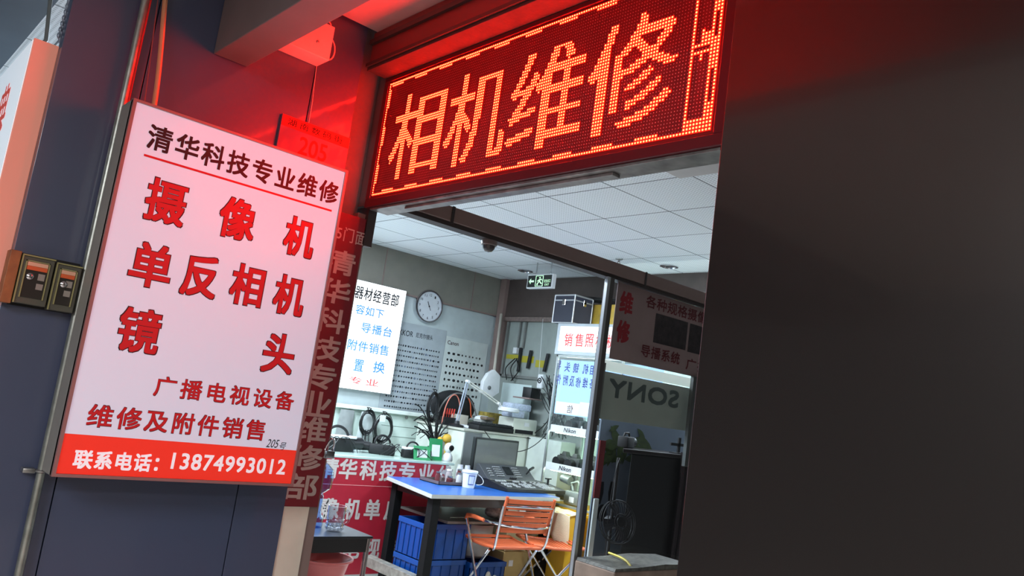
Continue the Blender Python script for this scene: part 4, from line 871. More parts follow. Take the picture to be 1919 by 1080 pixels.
# ================================================================== CHAIRS
M_OR = mat('orange_plastic', (206, 98, 58), .4)
def make_chair(label, group, arms=True, back=True):
    T = thing('slatted_armchair', label, 'chair', (0, 0, -CZ), group=group); z = -CZ
    SH = .51; W2 = .24
    mb = MB()
    for k in range(15):
        y = -.215+k*.031; zc = z+SH-.018*math.sin(PI*(k+.5)/15)+(.012 if k > 12 else 0); mb.obox((0, y, zc), (2*W2-.05, .022, .010), None, .002)
    for s in (-1, 1): mb.tube([(s*(W2-.02), -.23, z+SH), (s*(W2-.015), -.05, z+SH-.014), (s*(W2-.015), .12, z+SH-.014), (s*(W2-.02), .235, z+SH+.004)], .012, 8)
    mb.tube([(-W2+.02, .235, z+SH+.002), (W2-.02, .235, z+SH+.002)], .013, 8); mb.tube([(-W2+.02, -.23, z+SH), (W2-.02, -.23, z+SH)], .012, 8)
    mb.build('seat', M_OR, T, True)
    mb = MB()
    for k in range(6):
        zz = z+.635+k*.046; yy = -.255-k*.012; n = 8
        pts = [(-W2+.02+(2*W2-.04)*i/n, yy-.022*math.sin(PI*i/n)) for i in range(n+1)]
        for (xa_, ya_), (xb_, yb_) in zip(pts, pts[1:]):
            mb.hexa([(xa_, ya_-.007, zz), (xb_, yb_-.007, zz), (xb_, yb_+.007, zz), (xa_, ya_+.007, zz), (xa_, ya_-.009, zz+.034), (xb_, yb_-.009, zz+.034), (xb_, yb_+.005, zz+.034), (xa_, ya_+.005, zz+.034)])
    for s in (-1, 1): mb.tube([(s*(W2-.008), -.245, z+.62), (s*(W2-.008), -.318, z+.915)], .013, 8)
    mb.build('backrest', M_OR, T) if back else mb.bm.free()
    mb = MB()
    for s in (-1, 1): mb.tube(bez((s*(W2-.02), -.20, z+SH-.022), (s*(W2+.01), -.27, z+SH), (s*(W2+.008), -.26, z+.58), (s*(W2+.008), -.30, z+.84), 12), .010, 8)
    mb.tube([(-W2, -.300, z+.84), (0, -.345, z+.845), (W2, -.300, z+.84)], .009, 8)
    mb.build('back_tubes', M_CHROME, T, True) if back else mb.bm.free()
    if arms: mb = MB(); mb.tube(bez((-W2-.05, .13, z+.69), (-W2-.06, -.20, z+.70), (-W2-.03, -.37, z+.695), (0, -.375, z+.69), 12)+bez((0, -.375, z+.69), (W2+.03, -.37, z+.695), (W2+.06, -.2, z+.70), (W2+.05, .13, z+.69), 12)[1:], .010, 8)
    if arms: mb.build('arm_loop', M_CHROME, T, True)
    for s in (-1, 1):
        mb = MB(); mb.tube([(s*(W2+.053), -.12, z+.698), (s*(W2+.054), .02, z+.70), (s*(W2+.05), .13, z+.692), (s*(W2+.047), .155, z+.66)], [.013, .017, .017, .012], 10); mb.build('armrest', M_OR, T, True) if arms else mb.bm.free()
    for s in (-1, 1):
        for nm, top, bot in (('leg', (s*(W2+.046), .15, z+.675) if arms else (s*(W2-.01), .20, z+SH-.02), (s*(W2+.035), -.24, z+.012)), ('leg', (s*(W2-.01), -.16, z+SH-.03), (s*(W2+.012), .22, z+.012))):
            mb = MB(); mb.tube([top, tuple((top[i]*.5+bot[i]*.5) for i in range(3)), bot], .011, 8); lg = mb.build(nm, M_CHROME, T, True)
            mb = MB(); mb.cyl((bot[0], bot[1], z+.001), (bot[0], bot[1], z+.022), .015, n=12); mb.build('rubber_foot', M_BLACK, lg, True)
    return T
ch = make_chair('orange slatted armchair seen from behind, in front of the workbench', None)
c2 = make_chair('orange slatted stool between the armchair and the door post', None, False, False)
def setpos(o, x, y, rz): o.location = (x, y, 0); o.rotation_euler = (0, 0, rz)
setpos(ch, 4.60, 4.95, -.14)
setpos(c2, 5.13, 4.93, -2.0)
c2.name = 'slatted_stool'; c2['category'] = 'stool'

# ================================================================== RIGHT BENCH AND WHAT STANDS ON IT
BZ = -.27; BY = 6.16
T = thing('white_bench_cabinet', 'tall white cabinet bench in the back right corner behind the monitor', 'cabinet', (5.4, 6.5, FL))
mb = MB(); mb.box((5.03, BY+.012, FL), (6.09, 6.96, BZ-.021), .002); mb.build('body', mat('pale_cabinet', (206, 212, 200), .5), T)
mb = MB(); mb.box((5.01, BY, BZ-.020), (6.095, 6.97, BZ), .002); mb.build('top', mat('bench_top', (186, 186, 172), .5), T)
mb = MB(); mb.box((5.04, BY+.006, -1.2), (5.26, BY+.0115, BZ-.03), .001); mb.build('grey_side_panel', mat('greyed_panel', (120, 124, 124), .4), T)
zb = BZ+.001
def blk(name, c, size, m, label, cat, rz=0, bev=.006, group=None):
    mb = MB(); mb.obox(c, size, rz, bev); return solo(name, mb, m, label, cat, group, smooth=bool(bev))
a = py(925, 812, 6.22)
blk('black_case', (5.445, 6.27, zb+.026), (.48, .19, .050), M_BLACKM, 'flat black case under the keyboard on the bench edge', 'case', .0)
T = thing('keyboard', 'black computer keyboard lying on a flat black case above the monitor', 'keyboard', (5.46, 6.27, zb+.052))
mb = MB(); mb.obox((5.46, 6.27, zb+.062), (.46, .16, .020), 0, .004); mb.build('base', M_BLACK, T)
mb = MB()
for r in range(5):
    for k in range(16): mb.obox((5.255+k*.0273, 6.215+r*.028, zb+.076), (.021, .021, .008))
mb.build('keys', mat('dark_keys', (44, 46, 48), .4), T)
T = thing('white_printer', 'white box-shaped label printer on the right of the bench', 'printer', (5.82, 6.3, zb))
mb = MB(); mb.box((5.70, 6.22, zb), (6.05, 6.46, zb+.165), .012); mb.build('case', mat('printer_cream', (214, 218, 204), .4), T, True)
mb = MB(); mb.box((5.74, 6.217, zb+.01), (6.0, 6.2195, zb+.05)); mb.build('slot', M_BLACK, T)
mb = MB(); mb.box((5.86, 6.2165, zb+.09), (5.93, 6.2195, zb+.13)); mb.build('label_patch', M_WHITEP, T)
MBW = mat('bubble_wrap', (186, 196, 214), .25, var=.2, nscale=50, bump=.4, bscale=90)
blk('wrapped_parcel', (5.80, 6.35, zb+.205), (.20, .16, .074), MBW, 'lower bubble-wrapped parcel on the white printer', 'parcel', .1, .015)
blk('wrapped_parcel', (5.84, 6.35, zb+.282), (.28, .16, .072), MBW, 'upper bubble-wrapped parcel on the white printer', 'parcel', -.1, .015)
blk('clear_bag_bundle', (6.0, 6.56, zb+.12), (.17, .16, .235), mat('crinkled_bag', (132, 136, 136), .2, var=.5, nscale=30, bump=.5, bscale=50), 'crinkled clear bag of cables right of the printer', 'bag', .2, .03)
blk('white_tub', (5.56, 6.55, zb+.07), (.17, .15, .14), mat('tub_white', (220, 226, 232), .35), 'white rounded tub left of the printer', 'tub', .2, .045)
blk('brown_tin', (5.46, 6.36, zb+.121), (.13, .10, .035), mat('brown_tin', (112, 96, 80), .5), 'brown tin beside the white tub', 'tin', .1, .012)
blk('tin_support', (5.46, 6.42, zb+.051), (.16, .12, .10), mat('grey_box', (150, 150, 144), .5), 'grey box under the brown tin', 'box', 0, .004)
blk('paper_packet', (5.30, 6.40, zb+.015), (.22, .16, .028), mat('packet_white', (206, 210, 216), .4), 'white plastic packet on the left of the bench', 'packet', .3, .008)
blk('parts_box', (5.30, 6.62, zb+.061), (.14, .12, .12), mat('parts_cream', (200, 192, 176), .6), 'cream box on the bench in front of the black bag', 'box', .1, .003)
blk('yellow_parts_box', (5.82, 6.72, zb+.091), (.26, .14, .18), mat('yellow_olive_box', (150, 132, 60), .6, var=.5, nscale=25), 'yellowish printed box at the back of the bench', 'box', 0, .003)
# screwdrivers with red handles
T = thing('screwdriver_holder', 'holder of red handled screwdrivers with an arched red lead on the bench', 'holder', (5.12, 6.6, zb))
mb = MB(); mb.obox((5.14, 6.60, zb+.04), (.16, .07, .08), 0, .004); mb.build('block', M_BLACK, T)
for k in range(5):
    x = 5.08+k*.03; mb = MB(); mb.cyl((x, 6.60, zb+.0805), (x, 6.60, zb+.11), .003, n=6); mb.cyl((x, 6.60, zb+.11), (x+.002*k, 6.60, zb+.17), .009, .007, 10); mb.build('screwdriver', mat('red_handle', (206, 50, 34), .35), T, True)
mb = MB(); mb.tube(bez((5.05, 6.58, zb+.005), (5.05, 6.58, zb+.42), (5.28, 6.58, zb+.42), (5.27, 6.58, zb+.005), 20), .006, 6); mb.build('arched_lead', mat('pink_red_lead', (206, 120, 100), .4), T, True)
# black bag
T = thing('black_bag', 'big black shoulder bag with orange piping slumped behind the arm lamp', 'bag', (5.32, 6.85, zb))
mb = MB(); mb.ell((5.38, 6.86, zb+.185), (.30, .085, .182), n=24); mb.build('body', mat('black_fabric', (20, 20, 22), .8, bump=.2), T, True)
mb = MB(); mb.tube(bez((5.12, 6.78, zb+.02), (5.14, 6.76, zb+.40), (5.5, 6.76, zb+.45), (5.66, 6.78, zb+.12), 16), .008, 6); mb.build('strap', mat('grey_strap', (120, 118, 116), .6), T, True)
mb = MB(); mb.tube(bez((5.5, 6.765, zb+.30), (5.56, 6.76, zb+.24), (5.54, 6.76, zb+.16), (5.58, 6.765, zb+.1), 8), .006, 6); mb.build('piping', mat('orange_piping', (206, 90, 50), .6), T, True)
# arm lamp
T = thing('arm_lamp', 'white and silver swing arm magnifier lamp on the bench', 'lamp', (5.10, 6.42, zb))
E0, E1 = Vector((5.10, 6.40, zb+.05)), py(877, 715, 6.30); E2 = py(935, 757, 6.22)
mb = MB(); mb.lathe((E0.x, E0.y, zb), [(.075, 0), (.075, .02), (.03, .03), (.025, .06), (.001, .06)], 20); mb.build('base', M_BLACK, T, True)
def arm(mb, a, b, g=.011):
    d = (b-a).normalized(); s = d.cross(Vector((0, 1, 0))).normalized()*g
    for k in (-1, 1): mb.tube([a+s*k, b+s*k], .007, 8)
mb = MB(); arm(mb, E0, E1, .014); mb.build('lower_arm', mat('lamp_silver', (190, 200, 216), .3, .3), T, True)
mb = MB(); arm(mb, E1, E2); mb.build('upper_arm', mat('lamp_cream', (206, 208, 196), .35), T, True)
mb = MB()
for e in (E1, E2): mb.cyl(e-Vector((0, .022, 0)), e+Vector((0, .022, 0)), .016, n=12)
mb.build('joint', M_WHITEP, T, True)
mb = MB(); hc = E2+Vector((.13, -.02, -.05)); mb.lathe(hc, [(.10, -.02), (.112, -.012), (.112, .012), (.10, .026), (.001, .028)], 32); mb.tube([E2, hc+Vector((-.09, 0, .01))], .014, 8); mb.build('lamp_head', M_WHITEP, T, True)
# fan shaped shade with knob, hanging on the corner pole
T = thing('corner_conduit_pole', 'thin pale conduit pole leaning in the back corner of the shop', 'pole', (6.0, 7.0, .2))
P0, P1 = Vector((6.03, 7.04, 1.05)), py(926, 700, 6.72)
mb = MB(); mb.cyl(P0, P1, .016, n=12); mb.build('pole', mat('cream_conduit', (176, 168, 156), .5), T, True)
mb = MB(); c = py(922, 722, 6.72)
pts = [(926, 693), (936, 704), (934, 736), (921, 745), (902, 737), (905, 715), (914, 700)]
P = [py(x, y, 6.72) for x, y in pts]; mb.prism([(q.x, q.z) for q in P], 6.70, 6.755, 1, .006); 
T = thing('plastic_cover', 'white fan shaped plastic cover with a round knob beside the pole', 'cover', (c.x, 6.72, c.z-.1)); mb.build('cover', M_WHITEP, T, True)
mb = MB(); k = py(917, 727, 6.70); mb.lathe((k.x, 6.699, k.z), [(.022, 0), (.022, .008), (.012, .014), (.001, .014)], 18, (0, -1, 0)); mb.build('knob', mat('knob_grey', (120, 124, 124), .3, .5), T, True)
# white panel leaning at the right wall, strips, tape, leads
SX = 6.13
a, b, c = px(944, 716, 6.08), px(998, 724, 6.08), px(1000, 790, 6.08)
mb = MB(); mb.box((6.07, b.y, zb), (6.095, a.y, (a.z+b.z)/2), .003); solo('white_board', mb, mat('pale_mint_panel', (206, 222, 220), .4), 'pale mint board standing against the right wall on the bench', 'board')
def strip(q0, q1, lab, w=.035):
    a, b = px(*q0, SX), px(*q1, SX); mb = MB()
    mb.hexa([(SX-.012, b.y-w/2, b.z), (SX+.012, b.y-w/2, b.z), (SX+.012, b.y+w/2, b.z), (SX-.012, b.y+w/2, b.z), (SX-.012, a.y-w/2, a.z), (SX+.012, a.y-w/2, a.z), (SX+.012, a.y+w/2, a.z), (SX-.012, a.y+w/2, a.z)], .002)
    solo('black_strip', mb, M_BLACK, lab, 'strip', 'black strips taped to the right wall')
strip((977, 652), (971, 697), 'leftmost long black strip on the right wall with leads beside it', .03)
strip((996, 657), (989, 691), 'middle black strip on the yellow tape'); strip((1028, 663), (1020, 697), 'rightmost black strip on the yellow tape')
for k, (q0, q1, lab) in enumerate((((950, 664), (974, 674), 'left piece of yellow tape on the right wall'), ((979, 667), (1000, 681), 'middle piece of yellow tape on the right wall'), ((1005, 675), (1024, 690), 'right piece of yellow tape on the right wall'))):
    a, b = px(*q0, 6.157), px(*q1, 6.157); mb = MB(); mb.box((6.1565, b.y, b.z), (6.1595, a.y, a.z)); solo('yellow_tape', mb, mat('yellow_tape', (176, 166, 50), .5), lab, 'tape', 'yellow tape on the right wall')
mb = MB(); a = px(967, 660, 6.14); mb.box((6.12, a.y-.03, a.z-.02), (6.158, a.y+.03, a.z+.05), .003); solo('wall_socket', mb, M_WHITEP, 'small white socket on the right wall at the top of the black leads', 'socket')
mb = MB(); 
for (x0_, y0_), (x1_, y1_), (x2_, y2_) in (((966, 672), (945, 690), (950, 712)), ((968, 672), (975, 695), (958, 714)), ((970, 672), (955, 690), (962, 714))):
    a, b, c = px(x0_, y0_, 6.11), px(x1_, y1_, 6.10), px(x2_, y2_, 6.105); mb.tube(bez(a, b, b, c, 10), .007, 6)
solo('hanging_leads', mb, M_CABLE, 'black power leads hanging from the socket on the right wall', 'cable', smooth=True)
mb = MB(); a, b = px(1018, 598, 6.09), px(1010, 705, 6.09); mb.tube([(6.095, a.y, .98), a, b], .0025, 5); solo('white_string', mb, M_WHITEP, 'thin white string hanging down the right wall', 'string')
# small white speaker on top of a black box, and tangled cables beside the glass case
blk('black_adapter_box', (5.98, 6.12+.18, zb+.45), (.16, .12, .11), M_BLACK, 'black adapter box above the wrapped parcels', 'box', .1, .004)
blk('adapter_shelf', (5.99, 6.36, zb+.386), (.2, .26, .014), M_FRAME, 'small shelf holding the black adapter box', 'shelf', 0, .002)
a = px(1018, 724, 6.0)
T = thing('white_speaker', 'small white speaker with a black ring above the black adapter box', 'speaker', (5.98, a.y, zb+.505))
mb = MB(); mb.box((5.94, a.y-.04, zb+.507), (6.0, a.y+.04, zb+.66), .012); mb.build('case', M_WHITEP, T, True)
mb = MB(); mb.torus((5.939, a.y, zb+.59), .024, .007, (-1, 0, 0), 24, 6); mb.lathe((5.9395, a.y, zb+.59), [(.010, 0), (.008, .004), (.001, .005)], 12, (-1, 0, 0)); mb.build('ring', M_BLACK, T, True)
R = random.Random(12); mb = MB()
for i in range(34):
    y = R.uniform(5.72, 5.92); x = R.uniform(5.9, 6.08); z0 = R.uniform(.15, .42)
    mb.tube(bez((x, y+R.uniform(0, .3), z0), (x+R.uniform(-.1, 0), y+R.uniform(-.05, .2), z0-.1), (x, y+R.uniform(-.05, .1), z0-.3), (R.uniform(5.9, 6.08), R.uniform(5.68, 6.15), R.uniform(-.25, -.1)), 9), R.choice([.003, .0045, .006]), 5)
solo('tangled_cables', mb, M_CABLE, 'thick tangle of black cables between the bench and the glass case', 'cables', smooth=True)
mb = MB(); mb.box((5.88, 5.665, FL), (6.09, 6.14, -.272), .003); solo('side_cabinet', mb, mat('side_cab', (196, 204, 196), .5), 'narrow pale cabinet filling the gap between bench and glass case', 'cabinet')
mb = MB(); mb.tube(bez(py(955, 798, 6.4), py(975, 815, 6.25), py(1000, 832, 6.1), (5.9, 5.9, -.262), 14), .006, 6); mb.tube(bez((5.25, 6.13, BZ+.004), (5.5, 6.10, -.52), (5.7, 5.9, -.5), (5.72, 5.66, -.12), 16), .004, 6)
solo('draped_cable', mb, M_CABLE, 'thin black cable drooping across the front of the white cabinet', 'cable', smooth=True)

# ================================================================== GLASS CASE
GX = 5.60; GY0, GY1 = 3.9, 5.61
T = thing('glass_display_case', 'lit glass display case with camera shelves and yellow base at the right of the shop', 'display case', (5.85, 4.75, FL))
mb = MB()
for y in (GY0, GY1-.02, 4.75): mb.box((GX, y, -.845), (GX+.02, y+.02, .575), .001)
for z in (-.845, .555): mb.box((GX, GY0, z), (GX+.02, GY1, z+.02), .001)
mb.box((6.09, GY1-.02, -.845), (6.11, GY1, .575)); mb.build('frame', mat('thin_alu', (176, 180, 178), .35, .7), T)
mb = MB(); mb.box((GX+.006, GY0+.021, -.824), (GX+.011, GY1-.021, .554)); mb.build('front_glass', M_GLASS, T)
mb = MB(); mb.box((GX+.021, GY1-.012, -.824), (6.089, GY1-.007, .574)); mb.build('side_glass', M_GLASS, T)
mb = MB(); mb.box((6.112, GY0, -.845), (6.13, GY1, .575)); mb.build('back_panel', mat('mint_back', (206, 232, 216), .5), T)
mb = MB(); mb.box((GX+.022, 5.055, -.824), (6.11, 5.06, .55)) if False else mb.box((6.105, 5.10, -.82), (6.1115, 5.106, .55)); mb.build('back_seam', mat('mint_seam', (150, 176, 162), .5), T)
for z in (-.165, -.525):
    mb = MB(); mb.box((GX+.022, GY0+.01, z), (6.111, GY1-.02, z+.012)); sh = mb.build('shelf', mat('shelf_white', (222, 232, 226), .4), T)
    mb = MB(); mb.box((GX+.0125, GY0+.03, z-.012), (GX+.0215, GY1-.03, z+.058), .001); st = mb.build('label_strip', mat('strip_white', (230, 234, 232), .4), sh)
    mb = MB()
    for y in (5.40, 4.8, 4.3): put(mb, 'Nikon', (GX+.0118, 0, 0), (0, -1, 0), (0, 0, 1), -y, z+.002, .16, .042, .035, shear=.15)
    mb2 = letters('lettering', mb, M_BLACK, sh, 'black lettering on the strip')
for z in (-.195, .50, -.555):
    mb = MB(); mb.box((5.655, GY0+.05, z+.012), (5.675, GY1-.06, z+.024)); mb.build('light_strip', emat('case_led_strip', (.84, 1, .90), 30), T)
mb = MB(); mb.box((GX+.0, GY0, -1.36), (6.11, GY1, -.846), .002); mb.build('base', mat('yellow_base', (206, 158, 20), .45, var=.08), T)
mb = MB(); mb.box((GX+.01, GY0, FL), (6.1, GY1, -1.361)); mb.build('plinth', mat('plinth_beige', (178, 172, 160), .5), T)
# signs on the case
T = thing('shop_light_box', 'white lit sign box with red characters on top of the glass case', 'light box sign', (GX, 4.9, .576))
mb = MB(); mb.box((GX-.02, 4.0, .578), (GX+.06, 5.63, .888), .003); mb.build('housing', mat('sign_alu', (196, 204, 210), .35, .5), T)
mb = MB(); mb.box((GX-.0225, 4.03, .612), (GX-.0205, 5.585, .858)); mb.build('lit_face', emat('case_sign_face', (.9, .95, 1), 1.0), T)
mb = MB()
ys = [5.455, 5.311, 5.178, 5.045]
for ch_, yv in zip('销售照相', ys): put(mb, ch_, (GX-.0235, 0, 0), (0, -1, 0), (0, 0, 1), -yv-.054, .66, .108, .13, .016)
put(mb, '机', (GX-.0235, 0, 0), (0, -1, 0), (0, 0, 1), -4.91-.054, .66, .108, .13, .016)
letters('lettering', mb, emat('case_sign_red', (.9, .07, .08), .8, (.6, .05, .05)), T)
T = thing('blue_case_poster', 'pale blue lit poster with mirror-reversed dark blue characters in the glass case', 'poster', (GX+.02, 5.3, .0))
mb = MB(); mb.box((GX+.022, 4.3, .0), (GX+.026, 5.57, .53)); mb.build('sheet', emat('blue_poster_face', (.20, .42, 1), .42, (.4, .6, .9)), T)
mb = MB()
def rows(s, xy, w, h, off=.02):
    for c_, q in zip(s, xy):
        p = px(*q, GX+.0212); put(mb, c_, (GX+.0212, 0, 0), (0, -1, 0), (0, 0, 1), -p.y-w/2, p.z-h/2, w, h, off, mirror=True)
rows('导头镜机相', ((1047, 685), (1064, 688), (1080, 690), (1098, 692), (1112, 694)), .074, .095, .014); rows('件附及修维各', ((1047, 711), (1060, 713), (1072, 715), (1084, 717), (1097, 718), (1110, 719)), .066, .10, .012)
letters('lettering', mb, mat('deep_blue_ink', (24, 44, 150), .4), T)
mb = MB(); mb.box((GX+.0207, 4.35, .01), (GX+.0213, 5.555, .12)); mb.build('white_lower_panel', emat('white_blue_panel', (.40, .60, .95), .55), T)
mb = MB(); mb.hexa([(GX+.0196, 5.06, .012), (GX+.0204, 5.06, .012), (GX+.0204, 5.26, .012), (GX+.0196, 5.26, .012), (GX+.0196, 5.0, .14), (GX+.0204, 5.0, .14), (GX+.0204, 5.24, .14), (GX+.0196, 5.24, .14)]); mb.build('sky_blue_patch', emat('sky_patch', (.05, .45, 1), .6), T)
mb = MB(); put(mb, '信', (GX+.0190, 0, 0), (0, -1, 0), (0, 0, 1), -5.40, .02, .08, .08, .012, mirror=True); letters('brown_character', mb, mat('brown_ink', (110, 80, 50), .5), T)
# cameras in the case
def slr(x, y, z, s, label, rz=0):
    T = thing('slr_camera', label, 'camera', (x, y, z), group='black cameras in the glass case')
    def q(p): v = Matrix.Rotation(rz, 3, 'Z') @ Vector(p)*s; return (x+v.x, y+v.y, z+v.z)
    R_ = Matrix.Rotation(rz, 3, 'Z'); M = mat('camera_black', (46, 50, 48), .55)
    mb = MB(); mb.obox(q((0, 0, .052)), (.07*s, .14*s, .10*s), R_, .012*s); mb.obox(q((-.02, -.055, .05)), (.06*s, .03*s, .10*s), R_, .012*s); mb.build('body', M, T, True)
    mb = MB(); mb.hexa([q(p) for p in ((-.03, -.03, .10), (.03, -.03, .10), (.03, .03, .10), (-.03, .03, .10), (-.02, -.018, .138), (.02, -.02, .135), (.02, .02, .135), (-.02, .018, .138))], .004*s); mb.build('prism_housing', M, T, True)
    mb = MB(); mb.cyl(q((-.03, .005, .05)), q((-.105, .005, .05)), .036*s, .04*s, 20); mb.build('lens', M_BLACK, T, True)
    mb = MB(); mb.cyl(q((0, .05, .10)), q((0, .05, .112)), .014*s, n=12); mb.build('dial', M_BLACK, T, True)
yy = [px(1046, 858, 5.72).y, px(1062, 862, 5.72).y, px(1080, 868, 5.72).y]
for z, nm in ((-.5125, 'lower'), (-.1525, 'upper')):
    for k in range(3 if z < -.3 else 2):
        y_ = (5.47, 5.33, 5.12)[k] if z < -.3 else (5.36, 5.12)[k]
        slr(5.76, y_, z, (1.2, 1.15, 1.25)[k], ('leftmost', 'second', 'third')[k]+' black camera on the '+nm+' shelf of the glass case', .1*k)
T = thing('white_bottle', 'small white bottle standing on the upper case shelf', 'bottle', (5.68, 5.23, -.1525))
mb = MB(); mb.lathe((5.68, 5.235, -.1525), [(.018, 0), (.018, .04), (.008, .05), (.008, .068), (.001, .068)], 14); mb.build('body', M_WHITEP, T, True)
# camcorder on the case floor
T = thing('grey_camcorder', 'big grey video camera on the floor of the glass case behind the towel', 'camera', (5.75, 5.32, -.824))
MG = mat('camcorder_grey', (122, 128, 124), .4)
mb = MB(); mb.box((5.68, 5.17, -.823), (5.80, 5.36, -.70), .015); mb.build('body', MG, T, True)
mb = MB(); mb.tube([(5.74, 5.30, -.70), (5.74, 5.33, -.63), (5.74, 5.25, -.605), (5.74, 5.20, -.64), (5.74, 5.18, -.70)], .012, 8); mb.build('handle', MG, T, True)
mb = MB(); mb.cyl((5.74, 5.35, -.615), (5.74, 5.46, -.60), .042, .036, 20); mb.cyl((5.74, 5.36, -.76), (5.74, 5.47, -.755), .045, .05, 20); mb.build('barrels', mat('camcorder_dark', (84, 90, 88), .4), T, True)
mb = MB(); mb.box((5.675, 5.22, -.80), (5.6795, 5.28, -.75)); mb.build('label_patch', M_WHITEP, T)
# towel on a box
blk('low_box', (5.44, 5.18, (FL-.86)/2), (.22, .5, -.86-FL), mat('ochre_box', (190, 148, 30), .6), 'yellow low box under the towel in front of the glass case', 'box', 0, .004)
mb = MB(); n = 16
def tw(i, j):
    u = i/n; v = j/8; y = 5.46-u*.56
    if v < .35: x, z = 5.55-v/.35*.23, -.853
    else: x, z = 5.318-.01*math.sin(u*19)-.006, -.853-(v-.35)/.65*(.26+.05*math.sin(u*7+1)+(.05 if i < 3 else 0))
    return (x, y+.01*math.sin(v*6), z+.004*math.sin(u*25))
V = [[mb.bm.verts.new(tw(i, j)) for j in range(9)] for i in range(n+1)]
for i in range(n):
    for j in range(8): mb.bm.faces.new((V[i][j], V[i+1][j], V[i+1][j+1], V[i][j+1]))
o = solo('towel', mb, mat('beige_towel', (214, 200, 166), .9, bump=.5, bscale=120), 'beige towel draped over the low yellow box', 'towel', smooth=True)
sm = o.modifiers.new('thick', 'SOLIDIFY'); sm.thickness = .006; sm.offset = 1
# flight case and yellow box on top
T = thing('flight_case', 'black flight case with silver edges standing on the lit sign box', 'case', (5.7, 5.58, .889))
f0, f1 = Vector((5.58, 5.44, .8895)), Vector((5.84, 5.715, 1.175))
mb = MB(); mb.box(f0, f1, .003); mb.build('shell', mat('navy_black_panel', (50, 52, 66), .4), T)
mb = MB(); e = .012
for a, b in (((0, 0), (0, 1)), ((0, 0), (1, 0)), ((1, 0), (1, 1)), ((0, 1), (1, 1))): pass
xs, ys_, zs = (f0.x, f1.x), (f0.y, f1.y), (f0.z, f1.z)
for y in ys_:
    for z in zs: mb.box((xs[0]-.004, y-e+(.008 if y == ys_[0] else .004), z-(.0 if z == zs[0] else e)), (xs[1]+.004, y+e-(.004 if y == ys_[0] else .008), z+(e if z == zs[0] else .004)), .002)
for x in xs:
    for y in ys_: mb.box((x-.008 if x == xs[0] else x-.006, y-.006, zs[0]), (x+.006 if x == xs[0] else x+.008, y+.006, zs[1]), .002)
    for z in zs: mb.box((x-.006, ys_[0], z-(.0 if z == zs[0] else .01)), (x+.006, ys_[1], z+(.01 if z == zs[0] else .004)), .002)
mb.box((xs[0]-.004, ys_[0]-.004, 1.115), (xs[1]+.004, ys_[1]+.004, 1.127), .001)
mb.build('edge_trim', mat('bright_trim', (206, 208, 212), .3, .7), T)
mb = MB(); mb.box((xs[0]-.012, 5.56, 1.07), (xs[0]-.0045, 5.60, 1.13), .002); mb.box((5.70, ys_[0]-.012, 1.08), (5.74, ys_[0]-.0045, 1.14), .002); mb.build('latch', M_CHROME, T)
blk('yellow_box', (5.93, 5.30, 1.01), (.12, .30, .24), mat('yellow_carton', (196, 160, 62), .6, var=.25, nscale=10), 'yellow carton behind the flight case', 'carton', 0, .003)
blk('box_riser', (5.93, 5.30, .733), (.14, .34, .312), mat('riser_grey', (120, 120, 118), .6), 'grey riser block behind the lit sign box', 'block', 0, .003)
mb = MB(); R = random.Random(6)
for k in range(7): mb.tube([(5.80+.03*k, 5.75+R.uniform(-.03, .05), 1.19+.012*(k % 3)), (5.86+.03*k, 5.20+R.uniform(-.1, .1), 1.17+.012*(k % 3))], .008, 6)
mb.box((5.80, 5.22, 1.13), (6.05, 5.25, 1.165)); mb.box((5.845, 5.6, 1.13), (6.05, 5.63, 1.165))
solo('rod_bundle', mb, M_BLACK, 'bundle of dark rods lying behind the top of the flight case', 'rods', smooth=True)

# ================================================================== FRONT LEFT: SIDE TABLE, MUG, JUG, BASIN
SZ = -.70
T = thing('side_table', 'small dark side table with chrome leg just inside the shop door', 'table', (1.98, 3.5, FL))
a = pz(640, 1000, SZ)
tx1 = 2.245; ty0, ty1 = 3.325, 3.66
mb = MB(); mb.box((1.70, ty0, SZ-.012), (tx1, ty1, SZ), .004); mb.build('top', mat('smoky_table_top', (44, 46, 50), .35, spec=.3), T)
mb = MB(); mb.box((1.71, ty0+.008, SZ-.075), (tx1-.02, ty0+.02, SZ-.0125)); mb.box((tx1-.035, ty0+.02, SZ-.075), (tx1-.022, ty1-.02, SZ-.0125)); mb.box((1.71, ty1-.02, SZ-.075), (tx1-.02, ty1-.008, SZ-.0125)); mb.build('apron', mat('apron_dark', (46, 44, 44), .4), T)
for x, y in ((tx1-.018, ty0+.018), (tx1-.018, ty1-.018), (1.72, ty0+.018), (1.72, ty1-.018)):
    mb = MB(); mb.cyl((x, y, FL), (x, y, SZ-.0125), .013, n=14); mb.build('leg', mat('pinkish_chrome', (170, 160, 160), .2, .9), T, True)
mb = MB(); mb.box((1.73, ty0+.03, -.985), (tx1-.03, ty1-.03, -.975)); mb.build('lower_shelf', mat('apron_dark', (46, 44, 44), .4), T)
gl = glassmat('cut_glass', (.90, .92, .95), 5, .08)
p = py(628, 985, 3.36)
T = thing('glass_mug', 'clear cut-glass beer mug on the dark side table', 'mug', (p.x, 3.44, SZ))
mg = (py(629, 975, 3.44).x, 3.44, SZ+.001)
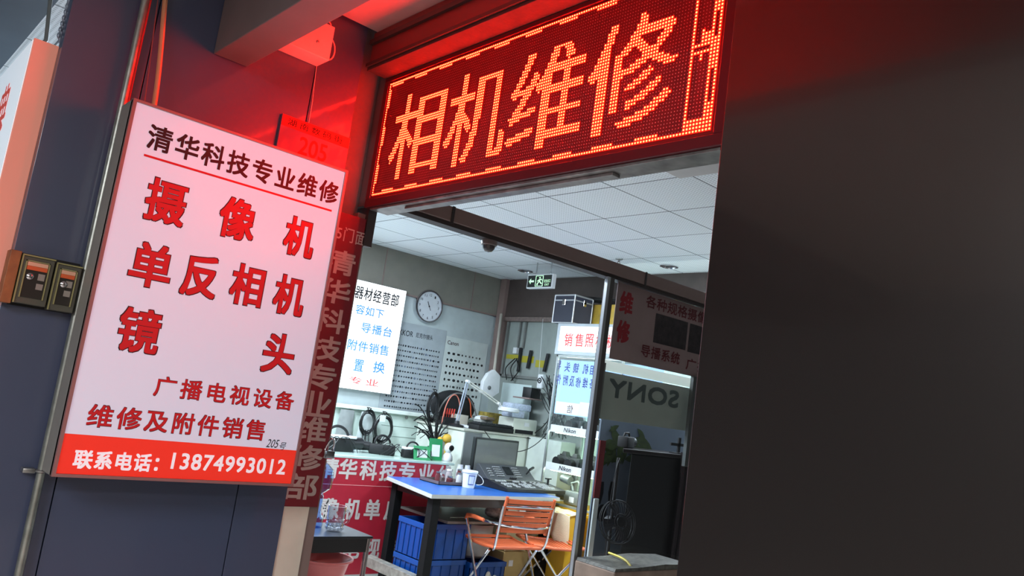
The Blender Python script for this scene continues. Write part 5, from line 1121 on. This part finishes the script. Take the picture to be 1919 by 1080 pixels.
mb = MB(); mb.lathe(mg, [(.030, 0), (.038, .004), (.040, .03), (.036, .045), (.042, .06), (.043, .12), (.040, .12), (.038, .06), (.032, .02), (.001, .014)], 24)
for k in range(12):
    for r in range(3):
        aa = 2*PI*(k+.5*(r % 2))/12; mb.ell((mg[0]+.039*math.cos(aa), mg[1]+.039*math.sin(aa), mg[2]+.018+r*.018), (.007, .007, .008), n=8)
mb.build('body', gl, T, True)
mb = MB(); mb.tube(bez((mg[0]+.042, mg[1]-.005, mg[2]+.10), (mg[0]+.082, mg[1]-.01, mg[2]+.10), (mg[0]+.08, mg[1]-.01, mg[2]+.03), (mg[0]+.038, mg[1]-.005, mg[2]+.03), 12), .006, 8); mb.build('handle', gl, T, True)
T = thing('water_bottle', 'large pale blue water bottle at the left end of the side table', 'bottle', (1.945, 3.54, SZ))
mb = MB(); c = (2.035, 3.555, SZ+.001)
KS = .80
mb.lathe(c, [(a_*KS, b_*KS) for a_, b_ in [(.058, 0), (.062, .01), (.062, .05), (.045, .08), (.040, .10), (.042, .185), (.035, .195), (.033, .20), (.055, .215), (.078, .235), (.082, .30), (.076, .345), (.04, .375), (.028, .385), (.001, .386)]], 28)
mb.build('body', glassmat('blue_bottle_plastic', (.50, .66, .98), 3.0, .1), T, True)
T = thing('pink_basin', 'pink plastic wash basin on the lower shelf of the side table', 'basin', (2.07, 3.49, -.974))
mb = MB(); mb.lathe((2.085, 3.49, -.974), [(.095, 0), (.13, .13), (.148, .14), (.148, .148), (.138, .148), (.122, .13), (.09, .008), (.001, .008)], 36); mb.build('bowl', mat('salmon_pink', (238, 132, 128), .35), T, True)
# lock hook at the edge of the maroon sign
mb = MB(); mb.tube(bez((1.605, 2.803, -.262), (1.607, 2.78, -.20), (1.637, 2.78, -.20), (1.640, 2.803, -.262), 12), .004, 8)
mb.box((1.600, 2.790, -.292), (1.645, 2.8045, -.262), .003)
solo('padlock', mb, M_CHROME, 'small silver padlock hook on the edge of the maroon sign', 'padlock', smooth=True)
